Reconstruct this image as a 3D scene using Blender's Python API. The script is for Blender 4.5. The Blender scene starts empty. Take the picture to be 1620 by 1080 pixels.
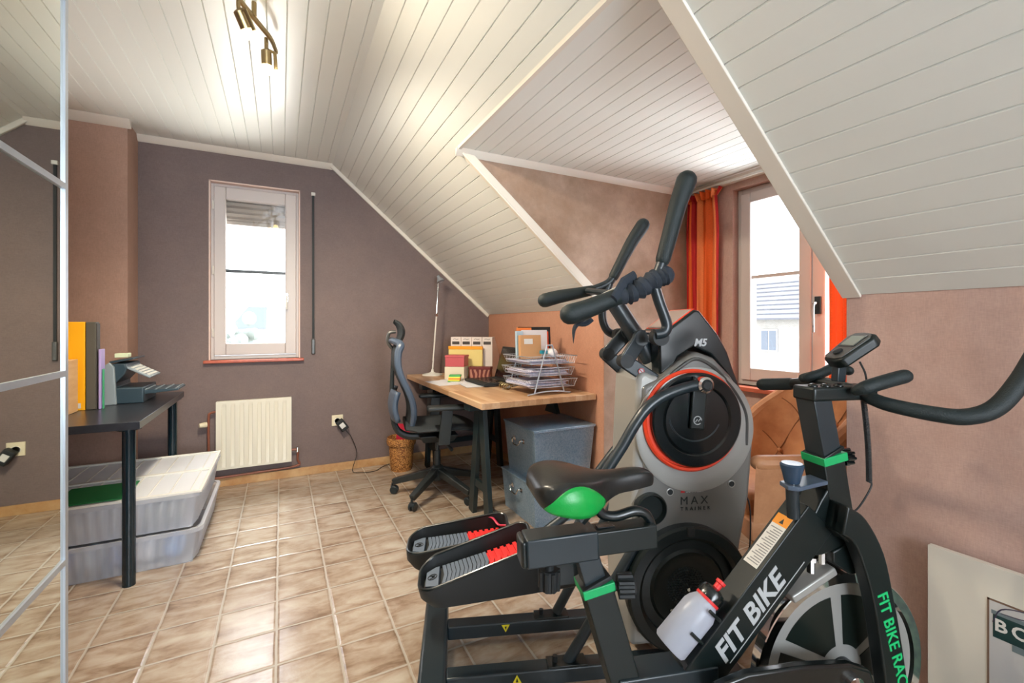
import bpy, bmesh, math, random
from mathutils import Vector, Matrix
random.seed(7)
PI = math.pi
# ---------------------------------------------------------------- camera, world, light
F = 711.0; CX = 810.0; HY = 515.0; TH = math.radians(27.2); EYE = 1.15
SN, CS = math.sin(TH), math.cos(TH)
scn = bpy.context.scene
C = scn.collection
cam = bpy.data.cameras.new('camera'); cam.sensor_width = 36; cam.lens = F/1620*36
cam.shift_y = -(540-HY)/1620; cam.clip_start = 0.03; cam.clip_end = 300
co = bpy.data.objects.new('camera', cam); C.objects.link(co)
co.location = (0, 0, EYE); co.rotation_euler = (PI/2, 0, -TH)
scn.camera = co
scn.view_settings.view_transform = 'Standard'
scn.view_settings.look = 'None'
scn.view_settings.gamma = 1
scn.view_settings.use_curve_mapping = False
scn.view_settings.exposure = 0.14
world = bpy.data.worlds.new('sky'); scn.world = world; world.use_nodes = True
wn = world.node_tree; wn.nodes.clear()
wo = wn.nodes.new('ShaderNodeOutputWorld'); wb = wn.nodes.new('ShaderNodeBackground')
wb.inputs[0].default_value = (0.90, 0.95, 1.0, 1); wb.inputs[1].default_value = 6.0
wn.links.new(wb.outputs[0], wo.inputs[0])

def light(name, kind, loc, energy, color=(1,1,1), target=None, **kw):
    l = bpy.data.lights.new(name, kind); l.energy = energy; l.color = color
    for k, v in kw.items(): setattr(l, k, v)
    o = bpy.data.objects.new(name, l); C.objects.link(o); o.location = loc
    if target is not None:
        o.rotation_euler = (Vector(target)-Vector(loc)).to_track_quat('-Z', 'Y').to_euler()
    return o
# added fill lamp at an invented window behind the camera, out of view
light('rear_fill_light', 'AREA', (0.3, -2.12, 1.35), 36, (0.80, 0.90, 1.0), (-0.5, 3.0, 2.2), shape='RECTANGLE', size=1.1, size_y=1.3, spread=math.radians(120))
# sky light falling steeply on the dormer window and on the gable window, from above and outside
light('dormer_skylight', 'AREA', (3.7, 0.9, 3.3), 300, (0.80, 0.90, 1.0), (2.3, 1.4, 1.3), shape='RECTANGLE', size=1.6, size_y=1.2)
light('gable_skylight', 'AREA', (-0.5, 5.4, 3.7), 260, (0.92, 0.96, 1.0), (-0.1, 3.8, 1.5), shape='RECTANGLE', size=1.4, size_y=1.0)

# added area lamp low outside the dormer window, brightens the dormer ceiling
light('dormer_ceiling_fill', 'AREA', (5.4, 1.6, -0.9), 500, (0.92, 0.96, 1.0), (2.3, 1.4, 1.5), shape='RECTANGLE', size=2.4, size_y=1.6)
light('gable_ceiling_fill', 'AREA', (1.9, 7.2, -1.5), 2100, (1.0, 0.97, 0.90), (-0.15, 3.8, 1.5), shape='RECTANGLE', size=6.0, size_y=3.6)  # added lamp outside, aimed through the gable window to brighten the left ceiling

# ---------------------------------------------------------------- numbers
def ray(px, py):
    u = (px-CX)/F; return Vector((SN+u*CS, CS-u*SN, (HY-py)/F))
def at_x(px, py, x): r = ray(px, py); return Vector((0,0,EYE)) + r*(x/r.x)
def at_y(px, py, y): r = ray(px, py); return Vector((0,0,EYE)) + r*(y/r.y)
def at_z(px, py, z): r = ray(px, py); return Vector((0,0,EYE)) + r*((z-EYE)/r.z)
class Frame:
    """a machine's own axes: A along it, B across it (away from us), Z up"""
    def __init__(s, c0, d0, ang):
        s.c0, s.d0 = c0, d0; s.a = math.radians(ang); s.ca, s.sa = math.cos(s.a), math.sin(s.a)
        s.loc = (c0*CS+d0*SN, -c0*SN+d0*CS, 0); s.rz = s.a-TH
    def at(s, px, py, B):
        u = (px-CX)/F
        A = (u*(s.d0+s.ca*B)-s.c0+s.sa*B)/(s.ca-u*s.sa); d = s.d0+s.sa*A+s.ca*B
        return Vector((A, B, EYE+(HY-py)/F*d))
    def az(s, px, py, B): v = s.at(px, py, B); return (v.x, v.z)
def lin(c):
    c = c/255.0
    return c/12.92 if c <= 0.04045 else ((c+0.055)/1.055)**2.4
def rgb(r, g, b): return (lin(r), lin(g), lin(b), 1)

# ---------------------------------------------------------------- materials
class NT:
    def __init__(s, name):
        s.m = bpy.data.materials.new(name); s.m.use_nodes = True; s.t = s.m.node_tree
        s.b = s.t.nodes['Principled BSDF']; s.out = s.t.nodes['Material Output']
    def n(s, kind, **kw):
        x = s.t.nodes.new('ShaderNode'+kind)
        for k, v in kw.items(): setattr(x, k, v)
        return x
    def l(s, a, b): s.t.links.new(a, b)
    def math(s, op, a, b=None, c=None):
        x = s.n('Math', operation=op)
        for i, v in enumerate((a, b, c)):
            if v is None: continue
            if isinstance(v, (int, float)): x.inputs[i].default_value = v
            else: s.l(v, x.inputs[i])
        return x.outputs[0]
    def mix(s, f, a, b, mode='MIX'):
        x = s.n('Mix', data_type='RGBA', blend_type=mode)
        for i, v in ((0, f), (6, a), (7, b)):
            if isinstance(v, (int, float)): x.inputs[i].default_value = v
            elif isinstance(v, tuple): x.inputs[i].default_value = v
            else: s.l(v, x.inputs[i])
        return x.outputs[2]
    def ramp(s, f, stops, interp='LINEAR'):
        x = s.n('ValToRGB'); x.color_ramp.interpolation = interp
        e = x.color_ramp.elements
        while len(e) < len(stops): e.new(0.5)
        for i, (p, c) in enumerate(stops): e[i].position = p; e[i].color = c
        s.l(f, x.inputs[0]); return x.outputs[0]
    def noise(s, vec, scale, detail=3, rough=0.5, dist=0):
        x = s.n('TexNoise'); x.inputs['Scale'].default_value = scale; x.inputs['Detail'].default_value = detail
        x.inputs['Roughness'].default_value = rough; x.inputs['Distortion'].default_value = dist
        if vec is not None: s.l(vec, x.inputs['Vector'])
        return x.outputs[0]
    def coord(s, kind='Object'): return s.n('TexCoord').outputs[kind]
    def scaled(s, vec, sc):
        x = s.n('Mapping'); x.inputs['Scale'].default_value = sc; s.l(vec, x.inputs['Vector']); return x.outputs[0]
    def bump(s, h, strength=0.3, dist=0.01):
        x = s.n('Bump'); x.inputs['Strength'].default_value = strength; x.inputs['Distance'].default_value = dist
        s.l(h, x.inputs['Height']); s.l(x.outputs[0], s.b.inputs['Normal'])
def mat(name, c, rough=0.5, metal=0.0, bump=None, var=None, spec=None, coat=0, sheen=0, emit=None, es=0, trans=0, ior=None, alpha=None):
    t = NT(name); b = t.b
    b.inputs['Base Color'].default_value = rgb(*c); b.inputs['Roughness'].default_value = rough; b.inputs['Metallic'].default_value = metal
    if spec is not None: b.inputs['Specular IOR Level'].default_value = spec
    if coat: b.inputs['Coat Weight'].default_value = coat; b.inputs['Coat Roughness'].default_value = 0.15
    if sheen: b.inputs['Sheen Weight'].default_value = sheen
    if emit: b.inputs['Emission Color'].default_value = rgb(*emit); b.inputs['Emission Strength'].default_value = es
    if trans: b.inputs['Transmission Weight'].default_value = trans
    if ior: b.inputs['IOR'].default_value = ior
    if alpha is not None: b.inputs['Alpha'].default_value = alpha
    if var or bump: co_ = t.coord()
    if var:
        sc, c2 = var[0], var[1]
        st = var[2] if len(var) > 2 else (1,1,1)
        n = t.noise(t.scaled(co_, st), sc, 4, 0.6)
        col = t.ramp(n, [(0.35, rgb(*c)), (0.65, rgb(*c2))]); t.l(col, b.inputs['Base Color'])
    if bump:
        sc, s_ = bump[0], bump[1]
        st = bump[2] if len(bump) > 2 else (1,1,1)
        t.bump(t.noise(t.scaled(co_, st), sc, 3), s_, 0.004)
    return t.m

def wall_mat(name, c1, c2, blotch=0.5, weave=0.25):
    t = NT(name); v = t.coord()
    big = t.noise(v, 2.2, 4, 0.6)
    col = t.mix(t.ramp(big, [(0.35, (0,0,0,1)), (0.68, (1,1,1,1))]), rgb(*c1), rgb(*c2))
    wv = t.noise(t.scaled(v, (60, 60, 320)), 1.0, 2)
    wh = t.noise(t.scaled(v, (320, 320, 50)), 1.0, 2)
    w = t.math('MULTIPLY', t.math('ADD', wv, wh), 0.5)
    mott = t.noise(v, 14, 5, 0.7)
    w2 = t.math('ADD', t.math('MULTIPLY', w, 0.5), t.math('MULTIPLY', mott, blotch*0.5))
    f = t.math('ADD', 0.62, t.math('MULTIPLY', w2, 0.85/(0.5+blotch*0.5)*0.9))
    x = t.n('HueSaturation'); t.l(col, x.inputs['Color']); t.l(f, x.inputs['Value'])
    t.l(x.outputs[0], t.b.inputs['Base Color'])
    t.b.inputs['Roughness'].default_value = 0.62; t.b.inputs['Specular IOR Level'].default_value = 0.35
    t.bump(w, weave, 0.003)
    return t.m
M = {}
M['wall_back'] = wall_mat('linen_wallpaper_shaded', (114,100,98), (122,106,102), 0.3)  # same wallpaper all round; the back wall's shade is put into its colour
M['wall_left'] = wall_mat('linen_wallpaper_half_lit', (166,134,118), (176,144,128), 0.3)  # same wallpaper, tone set by the light on the chimney side
M['wall_knee'] = wall_mat('linen_wallpaper_lit', (180,148,136), (198,170,160), 0.5)  # same wallpaper, the brighter light of the right side mixed into the colour
M['wall_desk'] = wall_mat('linen_wallpaper_warm_lit', (190,136,110), (200,150,124), 0.3)  # same wallpaper, warm light by the desk mixed into the colour
M['wall_cheek'] = wall_mat('crackled_wallpaper', (150,122,100), (188,164,146), 1.3)
M['board'] = mat('white_painted_boards', (226,228,222), 0.33, bump=(9, 0.06, (12,1,12)), spec=0.45)
M['crown'] = mat('white_gloss_trim', (228,222,210), 0.3)
M['frame'] = mat('taupe_window_frame', (204,196,192), 0.4)
M['sill'] = mat('red_brown_sill', (196,104,78), 0.3, var=(20,(176,88,64)))
M['jamb'] = mat('pale_jamb_plaster', (226,200,188), 0.6)
M['mirror'] = mat('mirror_glass', (222,224,214), 0.015, 1.0)
M['alu'] = mat('brushed_aluminium', (176,184,194), 0.38, 0.6)
M['wardrobe'] = mat('dark_wardrobe_board', (70,62,56), 0.5)
M['glass'] = None
def glass_mat(name, tint=(1,1,1,1), refl=0.06):
    t = NT(name); g = t.n('BsdfTransparent'); g.inputs[0].default_value = tint
    gl = t.n('BsdfGlossy'); gl.inputs['Roughness'].default_value = 0.02
    m = t.n('MixShader'); m.inputs[0].default_value = refl
    t.l(g.outputs[0], m.inputs[1]); t.l(gl.outputs[0], m.inputs[2]); t.l(m.outputs[0], t.out.inputs[0])
    return t.m
M['glass'] = glass_mat('window_glass')
M['black_metal'] = mat('black_painted_steel', (8,20,22), 0.32, 0.0, coat=0.3)
M['black_frame'] = mat('satin_black_frame', (7,20,20), 0.38, 0.0, bump=(400, 0.05))
M['grey_steel'] = mat('dark_grey_powder_coat', (26,38,44), 0.38, 0.0, coat=0.2)
M['foam'] = mat('black_foam_grip', (18,32,34), 0.55, bump=(500, 0.3))
M['rubber'] = mat('black_rubber', (26,30,32), 0.6)
M['gloss_black'] = mat('gloss_black_plastic', (8,16,18), 0.22, coat=0.3)
M['silver'] = mat('silver_grey_plastic', (122,121,118), 0.35, 0.25, coat=0.2)
M['silver_light'] = mat('light_silver_plastic', (164,164,160), 0.32, 0.25)
M['dark_silver'] = mat('gunmetal_plastic', (84,84,82), 0.35, 0.3)
M['orange'] = mat('orange_red_ring', (232,70,40), 0.35)
M['red'] = mat('red_rubber', (218,44,44), 0.5)
M['pink'] = mat('pink_red_plastic', (206,52,84), 0.45)
M['chrome'] = mat('chrome', (225,225,225), 0.06, 1.0)
M['green'] = mat('bright_green', (10,160,92), 0.4)
M['seat_green'] = mat('green_vinyl', (8,150,62), 0.35, bump=(300,0.1))
M['vinyl'] = mat('black_vinyl', (26,28,28), 0.3, bump=(200,0.06))
M['white_print'] = mat('pale_grey_lettering', (176,180,182), 0.5)
M['red_print'] = mat('red_lettering', (190,40,46), 0.5)
M['black_print'] = mat('black_lettering', (30,38,38), 0.4)
M['green_print'] = mat('green_lettering', (20,190,110), 0.5)
M['yellow'] = mat('yellow_sticker', (226,208,40), 0.5)
M['label_orange'] = mat('orange_label', (236,150,30), 0.5)
M['label_white'] = mat('white_label', (215,215,212), 0.5)
M['plastic_white'] = mat('white_plastic', (222,220,212), 0.4)
M['cream'] = mat('cream_plastic', (226,216,186), 0.4)
M['radiator'] = mat('white_enamel', (226,222,206), 0.35)
M['copper'] = mat('painted_copper_pipe', (138,84,66), 0.4)
M['wicker'] = None
M['desk_black'] = mat('black_desktop', (40,42,48), 0.28, var=(30,(48,50,56)))
M['leg_black'] = mat('black_tube_leg', (16,34,42), 0.22)
M['trestle'] = mat('black_trestle', (24,40,44), 0.38)
M['chair_black'] = mat('black_chair_plastic', (38,44,46), 0.42)
M['chair_mesh'] = mat('dark_chair_fabric', (44,50,54), 0.7, bump=(600,0.4))
M['chair_blue'] = mat('grey_blue_chair_frame', (74,88,106), 0.35)
M['nickel'] = mat('brushed_nickel', (170,150,110), 0.3, 0.9)
M['bulb'] = mat('lit_bulb', (255,240,200), 0.3, emit=(255,214,130), es=9)
M['paper'] = mat('white_paper', (222,222,228), 0.6)
M['screen'] = mat('lcd_screen', (128,138,128), 0.2)
def leather_mat():
    t = NT('cognac_leather'); v = t.coord()
    n = t.noise(v, 7, 4, 0.6)
    t.l(t.ramp(n, [(0.3, rgb(168,110,72)), (0.7, rgb(206,150,106))]), t.b.inputs['Base Color'])
    t.b.inputs['Roughness'].default_value = 0.5; t.bump(t.noise(v, 60, 4), 0.25, 0.004); return t.m
M['leather'] = leather_mat()
M['wood_leg'] = mat('light_wood_leg', (206,158,90), 0.45, var=(12,(186,136,70),(1,1,0.1)))
def wood_mat(name, c1, c2, c3):
    t = NT(name); v = t.coord()
    s = t.n('SeparateXYZ'); t.l(v, s.inputs[0])
    stave = t.math('FLOOR', t.math('MULTIPLY', s.outputs[0], 22))
    off = t.math('FLOOR', t.math('ADD', t.math('MULTIPLY', s.outputs[1], 2.2), t.math('MULTIPLY', t.math('SINE', t.math('MULTIPLY', stave, 12.9)), 3)))
    cb = t.n('CombineXYZ'); t.l(stave, cb.inputs[0]); t.l(off, cb.inputs[1])
    wnz = t.n('TexWhiteNoise'); t.l(cb.outputs[0], wnz.inputs['Vector'])
    gr = t.noise(t.scaled(v, (60, 3, 60)), 1.2, 4, 0.6)
    f = t.math('ADD', t.math('MULTIPLY', wnz.outputs[0], 0.55), t.math('MULTIPLY', gr, 0.5))
    t.l(t.ramp(f, [(0.2, rgb(*c1)), (0.5, rgb(*c2)), (0.85, rgb(*c3))]), t.b.inputs['Base Color'])
    t.b.inputs['Roughness'].default_value = 0.38; return t.m
M['butcher'] = wood_mat('oiled_stave_worktop', (172,130,92), (194,156,120), (210,180,146))
M['pine'] = mat('pine_plywood', (226,188,140), 0.5, var=(6,(214,170,120),(1,1,6)))
def galv():
    t = NT('galvanised_steel'); v = t.coord()
    vo = t.n('TexVoronoi'); vo.inputs['Scale'].default_value = 160; t.l(v, vo.inputs['Vector'])
    n = t.noise(v, 5, 4)
    f = t.math('ADD', t.math('MULTIPLY', vo.outputs['Color'], 0.35), t.math('MULTIPLY', n, 0.65))
    t.l(t.ramp(f, [(0.25, rgb(112,146,178)), (0.75, rgb(168,192,212))]), t.b.inputs['Base Color'])
    t.b.inputs['Metallic'].default_value = 0.45; t.b.inputs['Roughness'].default_value = 0.34; return t.m
M['galv'] = galv()
def wicker():
    t = NT('woven_seagrass'); v = t.coord()
    s = t.n('SeparateXYZ'); t.l(v, s.inputs[0])
    w = t.n('TexVoronoi'); w.inputs['Scale'].default_value = 1.0
    t.l(t.scaled(v, (85,85,120)), w.inputs['Vector'])
    t.l(t.ramp(w.outputs['Distance'], [(0.1, rgb(222,160,88)), (0.75, rgb(120,70,30))]), t.b.inputs['Base Color'])
    t.b.inputs['Roughness'].default_value = 0.6
    t.bump(t.math('SUBTRACT', 1.0, w.outputs['Distance']), 0.8, 0.006); return t.m
M['wicker'] = wicker()
def translucent(name, c, tr=0.35, trl=0.3):
    t = NT(name); a = t.n('BsdfTransparent'); a.inputs[0].default_value = (0.95,0.97,1,1)
    tl = t.n('BsdfTranslucent'); tl.inputs[0].default_value = rgb(*c)
    t.b.inputs['Base Color'].default_value = rgb(*c); t.b.inputs['Roughness'].default_value = 0.3
    m1 = t.n('MixShader'); m1.inputs[0].default_value = trl; t.l(t.b.outputs[0], m1.inputs[1]); t.l(tl.outputs[0], m1.inputs[2])
    m2 = t.n('MixShader'); m2.inputs[0].default_value = tr; t.l(m1.outputs[0], m2.inputs[1]); t.l(a.outputs[0], m2.inputs[2])
    t.l(m2.outputs[0], t.out.inputs[0]); return t.m
M['clear'] = translucent('milky_clear_plastic', (240,244,252), 0.42)
M['clear_lid'] = translucent('milky_lid_plastic', (244,246,250), 0.12, 0.2)
M['bottle'] = translucent('milky_bottle_plastic', (206,212,226), 0.10, 0.4)
TX0, TY0, TP = -0.015, 1.72, 0.2
def floor_mat(name='beige_stone_tiles', grid=True):
    t = NT(name); v = t.coord()
    s = t.n('SeparateXYZ'); t.l(v, s.inputs[0])
    wob = t.math('MULTIPLY', t.math('SUBTRACT', t.noise(v, 16, 2), 0.5), 0.006)
    ux = t.math('DIVIDE', t.math('ADD', t.math('SUBTRACT', s.outputs[0], TX0), wob), TP)
    uy = t.math('DIVIDE', t.math('ADD', t.math('SUBTRACT', s.outputs[1], TY0), wob), TP)
    ix, iy = t.math('FLOOR', ux), t.math('FLOOR', uy)
    def edge(u): return t.math('SUBTRACT', 0.5, t.math('ABSOLUTE', t.math('SUBTRACT', t.math('FRACT', u), 0.5)))
    e = t.math('MINIMUM', edge(ux), edge(uy))
    cb = t.n('CombineXYZ'); t.l(ix, cb.inputs[0]); t.l(iy, cb.inputs[1])
    wnz = t.n('TexWhiteNoise'); t.l(cb.outputs[0], wnz.inputs['Vector'])
    ofs = t.n('VectorMath', operation='MULTIPLY'); t.l(wnz.outputs['Color'], ofs.inputs[0]); ofs.inputs[1].default_value = (7,7,7)
    add = t.n('VectorMath', operation='ADD'); t.l(v, add.inputs[0]); t.l(ofs.outputs[0], add.inputs[1])
    streak = t.noise(t.scaled(add.outputs[0], (5, 13, 5)), 1.3, 4, 0.6, 0.6)
    blot = t.noise(add.outputs[0], 9, 4, 0.6)
    f = t.math('ADD', t.math('MULTIPLY', streak, 0.7), t.math('MULTIPLY', blot, 0.3))
    f = t.math('ADD', f, t.math('MULTIPLY', t.math('SUBTRACT', wnz.outputs[0], 0.5), 0.06))
    rim = t.math('MULTIPLY', t.math('SUBTRACT', 0.16, t.math('MINIMUM', e, 0.16)), 0.55)
    f = t.math('SUBTRACT', f, rim)
    col = t.ramp(f, [(0.30, rgb(124,100,80)), (0.42, rgb(156,135,116)), (0.52, rgb(174,158,141)), (0.68, rgb(190,180,166))])
    if grid:
        g = t.ramp(e, [(0.014, (1,1,1,1)), (0.024, (0,0,0,1))])
        col = t.mix(g, col, rgb(172,164,152))
        h = t.ramp(e, [(0.01, (0,0,0,1)), (0.05, (1,1,1,1))])
        hh = t.math('ADD', h, t.math('MULTIPLY', t.noise(v, 55, 4, 0.65), 0.22))
        t.bump(hh, 0.35, 0.006)
        r = t.math('ADD', 0.19, t.math('MULTIPLY', g, 0.3)); t.l(r, t.b.inputs['Roughness'])
    else: t.b.inputs['Roughness'].default_value = 0.35
    t.l(col, t.b.inputs['Base Color']); t.b.inputs['Specular IOR Level'].default_value = 0.7; t.b.inputs['Coat Weight'].default_value = 0.35; t.b.inputs['Coat Roughness'].default_value = 0.3
    return t.m
M['floor'] = floor_mat()
M['base_tile'] = mat('tile_skirting', (206,170,124), 0.35, var=(7,(178,132,84)))
def curtain_mat():
    t = NT('orange_red_striped_fabric'); uv = t.coord('UV')
    s = t.n('SeparateXYZ'); t.l(uv, s.inputs[0])
    R, O, P = rgb(206,34,38), rgb(248,112,44), rgb(252,146,84)
    col = t.ramp(t.math('FRACT', s.outputs[0]), [(0.0, R), (0.10, O), (0.22, R), (0.30, R), (0.40, P), (0.52, O), (0.80, P), (0.97, R)], 'CONSTANT')
    rib = t.noise(t.scaled(uv, (40, 260, 1)), 1.0, 2)
    x = t.n('HueSaturation'); t.l(col, x.inputs['Color']); t.l(t.math('ADD', 0.75, t.math('MULTIPLY', rib, 0.5)), x.inputs['Value'])
    t.l(x.outputs[0], t.b.inputs['Base Color']); t.b.inputs['Roughness'].default_value = 0.75
    tl = t.n('BsdfTranslucent'); t.l(x.outputs[0], tl.inputs[0])
    m = t.n('MixShader'); m.inputs[0].default_value = 0.22; t.l(t.b.outputs[0], m.inputs[1]); t.l(tl.outputs[0], m.inputs[2]); t.l(m.outputs[0], t.out.inputs[0])
    t.bump(rib, 0.3, 0.004); return t.m
M['curtain'] = curtain_mat()

# ---------------------------------------------------------------- mesh building
def catmull(pts, n=6):
    pts = [Vector(p) for p in pts]; out = []
    for i in range(len(pts)-1):
        p0 = pts[i-1] if i else pts[0]*2-pts[1]; p1, p2 = pts[i], pts[i+1]
        p3 = pts[i+2] if i+2 < len(pts) else pts[-1]*2-pts[-2]
        for k in range(n):
            t = k/n
            out.append(0.5*((2*p1)+(p2-p0)*t+(2*p0-5*p1+4*p2-p3)*t*t+(3*p1-p0-3*p2+p3)*t**3))
    out.append(pts[-1]); return out
class MB:
    def __init__(s): s.bm = bmesh.new()
    def box(s, x0, x1, y0, y1, z0, z1, m=None):
        v = [Vector((x, y, z)) for x in (x0, x1) for y in (y0, y1) for z in (z0, z1)]
        if m is not None: v = [m @ p for p in v]
        b = [s.bm.verts.new(p) for p in v]
        for f in ((0,1,3,2), (4,6,7,5), (0,4,5,1), (2,3,7,6), (0,2,6,4), (1,5,7,3)): s.bm.faces.new([b[i] for i in f])
        return s
    def hexa(s, bot, top):
        b = [s.bm.verts.new(p) for p in bot]; t = [s.bm.verts.new(p) for p in top]; n = len(b)
        s.bm.faces.new(b[::-1]); s.bm.faces.new(t)
        for i in range(n): s.bm.faces.new((b[i], b[(i+1) % n], t[(i+1) % n], t[i]))
        return s
    def prism(s, pts, a0, a1, axis='y', m=None):
        def P(p, a):
            q = {'y': (p[0], a, p[1]), 'x': (a, p[0], p[1]), 'z': (p[0], p[1], a)}[axis]
            q = Vector(q); return m @ q if m is not None else q
        return s.hexa([P(p, a0) for p in pts], [P(p, a1) for p in pts])
    def beam(s, p, q, w, h, up=(0,0,1)):
        """square bar from p to q, w across, h along the up side"""
        p, q = Vector(p), Vector(q); d = (q-p).normalized(); sd = d.cross(Vector(up)).normalized(); u = sd.cross(d)
        R = [p+sd*a*w/2+u*b*h/2 for a, b in ((-1,-1), (1,-1), (1,1), (-1,1))]
        T = [q+sd*a*w/2+u*b*h/2 for a, b in ((-1,-1), (1,-1), (1,1), (-1,1))]
        return s.hexa(R, T)
    def tube(s, pts, r, seg=14, smooth=0, cap=True, round_ends=False, flat=1.0):
        pts = [Vector(p) for p in pts]
        rs = [r]*len(pts) if isinstance(r, (int, float)) else list(r)
        if smooth:
            q = [Vector((a, 0, 0)) for a in rs]; rs = [v.x for v in catmull(q, smooth)]; pts = catmull(pts, smooth)
        if round_ends:
            def endcap(p, d, rr):
                return [(p+d*rr*math.sin(a), rr*math.cos(a)) for a in (math.radians(k) for k in (30, 55, 75, 88))]
            a = endcap(pts[0], (pts[0]-pts[1]).normalized(), rs[0])[::-1]; b = endcap(pts[-1], (pts[-1]-pts[-2]).normalized(), rs[-1])
            pts = [x[0] for x in a]+pts+[x[0] for x in b]; rs = [x[1] for x in a]+rs+[x[1] for x in b]
        rings = []; n = None
        for i, p in enumerate(pts):
            d = (pts[min(i+1, len(pts)-1)]-pts[max(i-1, 0)])
            d = d.normalized() if d.length > 1e-9 else Vector((0,0,1))
            if n is None:
                n = d.cross(Vector((0,0,1)))
                if n.length < 0.1: n = d.cross(Vector((1,0,0)))
                n.normalize()
            else:
                n = (n-d*n.dot(d)); n.normalize()
            b = d.cross(n)
            rings.append([s.bm.verts.new(p+(n*math.cos(2*PI*k/seg)+b*flat*math.sin(2*PI*k/seg))*rs[i]) for k in range(seg)])
        for a, b in zip(rings, rings[1:]):
            for k in range(seg): s.bm.faces.new((a[k], a[(k+1) % seg], b[(k+1) % seg], b[k]))
        if cap: s.bm.faces.new(rings[0][::-1]); s.bm.faces.new(rings[-1])
        return s
    def lathe(s, prof, c=(0,0,0), axis=(0,0,1), seg=32):
        """profile of (radius, distance along axis)"""
        c, ax = Vector(c), Vector(axis).normalized()
        n = ax.cross(Vector((0,0,1)));
        if n.length < 0.1: n = Vector((1,0,0))
        n.normalize(); b = ax.cross(n); rings = []
        for r, h in prof:
            if r < 1e-6: rings.append([s.bm.verts.new(c+ax*h)])
            else: rings.append([s.bm.verts.new(c+ax*h+(n*math.cos(2*PI*k/seg)+b*math.sin(2*PI*k/seg))*r) for k in range(seg)])
        for a, q in zip(rings, rings[1:]):
            for k in range(seg):
                k2 = (k+1) % seg
                if len(a) == 1 and len(q) == 1: continue
                if len(a) == 1: s.bm.faces.new((a[0], q[k2], q[k]))
                elif len(q) == 1: s.bm.faces.new((a[k], a[k2], q[0]))
                else: s.bm.faces.new((a[k], a[k2], q[k2], q[k]))
        if len(rings[0]) > 1: s.bm.faces.new(rings[0][::-1])
        if len(rings[-1]) > 1: s.bm.faces.new(rings[-1])
        return s
    def ball(s, c, r, seg=16):
        r = r if isinstance(r, (tuple, list)) else (r, r, r)
        m = Matrix.Translation(Vector(c)) @ Matrix.Diagonal((*r, 1))
        bmesh.ops.create_uvsphere(s.bm, u_segments=seg, v_segments=seg//2+2, radius=1, matrix=m); return s
    def grid(s, rows, close=False, uv=None):
        R = [[s.bm.verts.new(p) for p in row] for row in rows]
        lay = s.bm.loops.layers.uv.verify() if uv else None
        for i in range(len(R)-1):
            n = len(R[i])
            for k in range(n if close else n-1):
                k2 = (k+1) % n
                f = s.bm.faces.new((R[i][k], R[i][k2], R[i+1][k2], R[i+1][k]))
                if uv:
                    for lp, (a, b) in zip(f.loops, ((i, k), (i, k2), (i+1, k2), (i+1, k))): lp[lay].uv = uv(a, b)
        return s
    def build(s, name, m, parent=None, bevel=0, sharp=35, solid=0, sub=0):
        bmesh.ops.recalc_face_normals(s.bm, faces=s.bm.faces)
        me = bpy.data.meshes.new(name); s.bm.to_mesh(me); s.bm.free()
        me.materials.append(m if not isinstance(m, str) else M[m])
        for p in me.polygons: p.use_smooth = True
        me.set_sharp_from_angle(angle=math.radians(sharp))
        o = bpy.data.objects.new(name, me); C.objects.link(o)
        if parent is not None: o.parent = parent
        if solid:
            d = o.modifiers.new('thickness', 'SOLIDIFY'); d.thickness = solid; d.offset = 0
        if bevel:
            d = o.modifiers.new('bevel', 'BEVEL'); d.width = bevel; d.segments = 3; d.limit_method = 'ANGLE'; d.angle_limit = math.radians(40)
        if sub:
            d = o.modifiers.new('subdivision', 'SUBSURF'); d.levels = sub; d.render_levels = sub
        return o
def box(name, x0, x1, y0, y1, z0, z1, m, parent=None, bevel=0):
    return MB().box(x0, x1, y0, y1, z0, z1).build(name, m, parent, bevel)
def struct(o): o['kind'] = 'structure'; return o
def tag(o, label, cat, group=None):
    o['label'] = label; o['category'] = cat
    if group: o['group'] = group
    return o
def thing(name, label, cat, loc=(0,0,0), rz=0, group=None):
    o = bpy.data.objects.new(name, None); C.objects.link(o); o.location = loc; o.rotation_euler = (0,0,rz)
    o.empty_display_size = 0.05
    return tag(o, label, cat, group)
def copy_tree(o, parent=None):
    c = o.copy(); C.objects.link(c)
    if parent is not None: c.parent = parent
    for ch in list(o.children): copy_tree(ch, c)
    return c
def text(name, s, size, m, parent, origin, xdir, ydir, shear=0, bold=0, extrude=0.0006, space=1.0):
    cu = bpy.data.curves.new(name, 'FONT'); cu.body = s; cu.size = size; cu.shear = shear; cu.offset = bold; cu.extrude = extrude; cu.space_character = space
    cu.resolution_u = 3
    tmp = bpy.data.objects.new('tmp', cu); C.objects.link(tmp)
    bpy.context.view_layer.update()
    me = bpy.data.meshes.new_from_object(tmp.evaluated_get(bpy.context.evaluated_depsgraph_get()))
    bpy.data.objects.remove(tmp); bpy.data.curves.remove(cu)
    x = Vector(xdir).normalized(); y = Vector(ydir); y = (y-x*y.dot(x)).normalized(); z = x.cross(y)
    mt = Matrix((x, y, z)).transposed().to_4x4(); mt.translation = Vector(origin)
    me.transform(mt); me.materials.clear(); me.materials.append(M[m])
    o = bpy.data.objects.new(name, me); C.objects.link(o)
    if parent is not None: o.parent = parent
    return o
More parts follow.
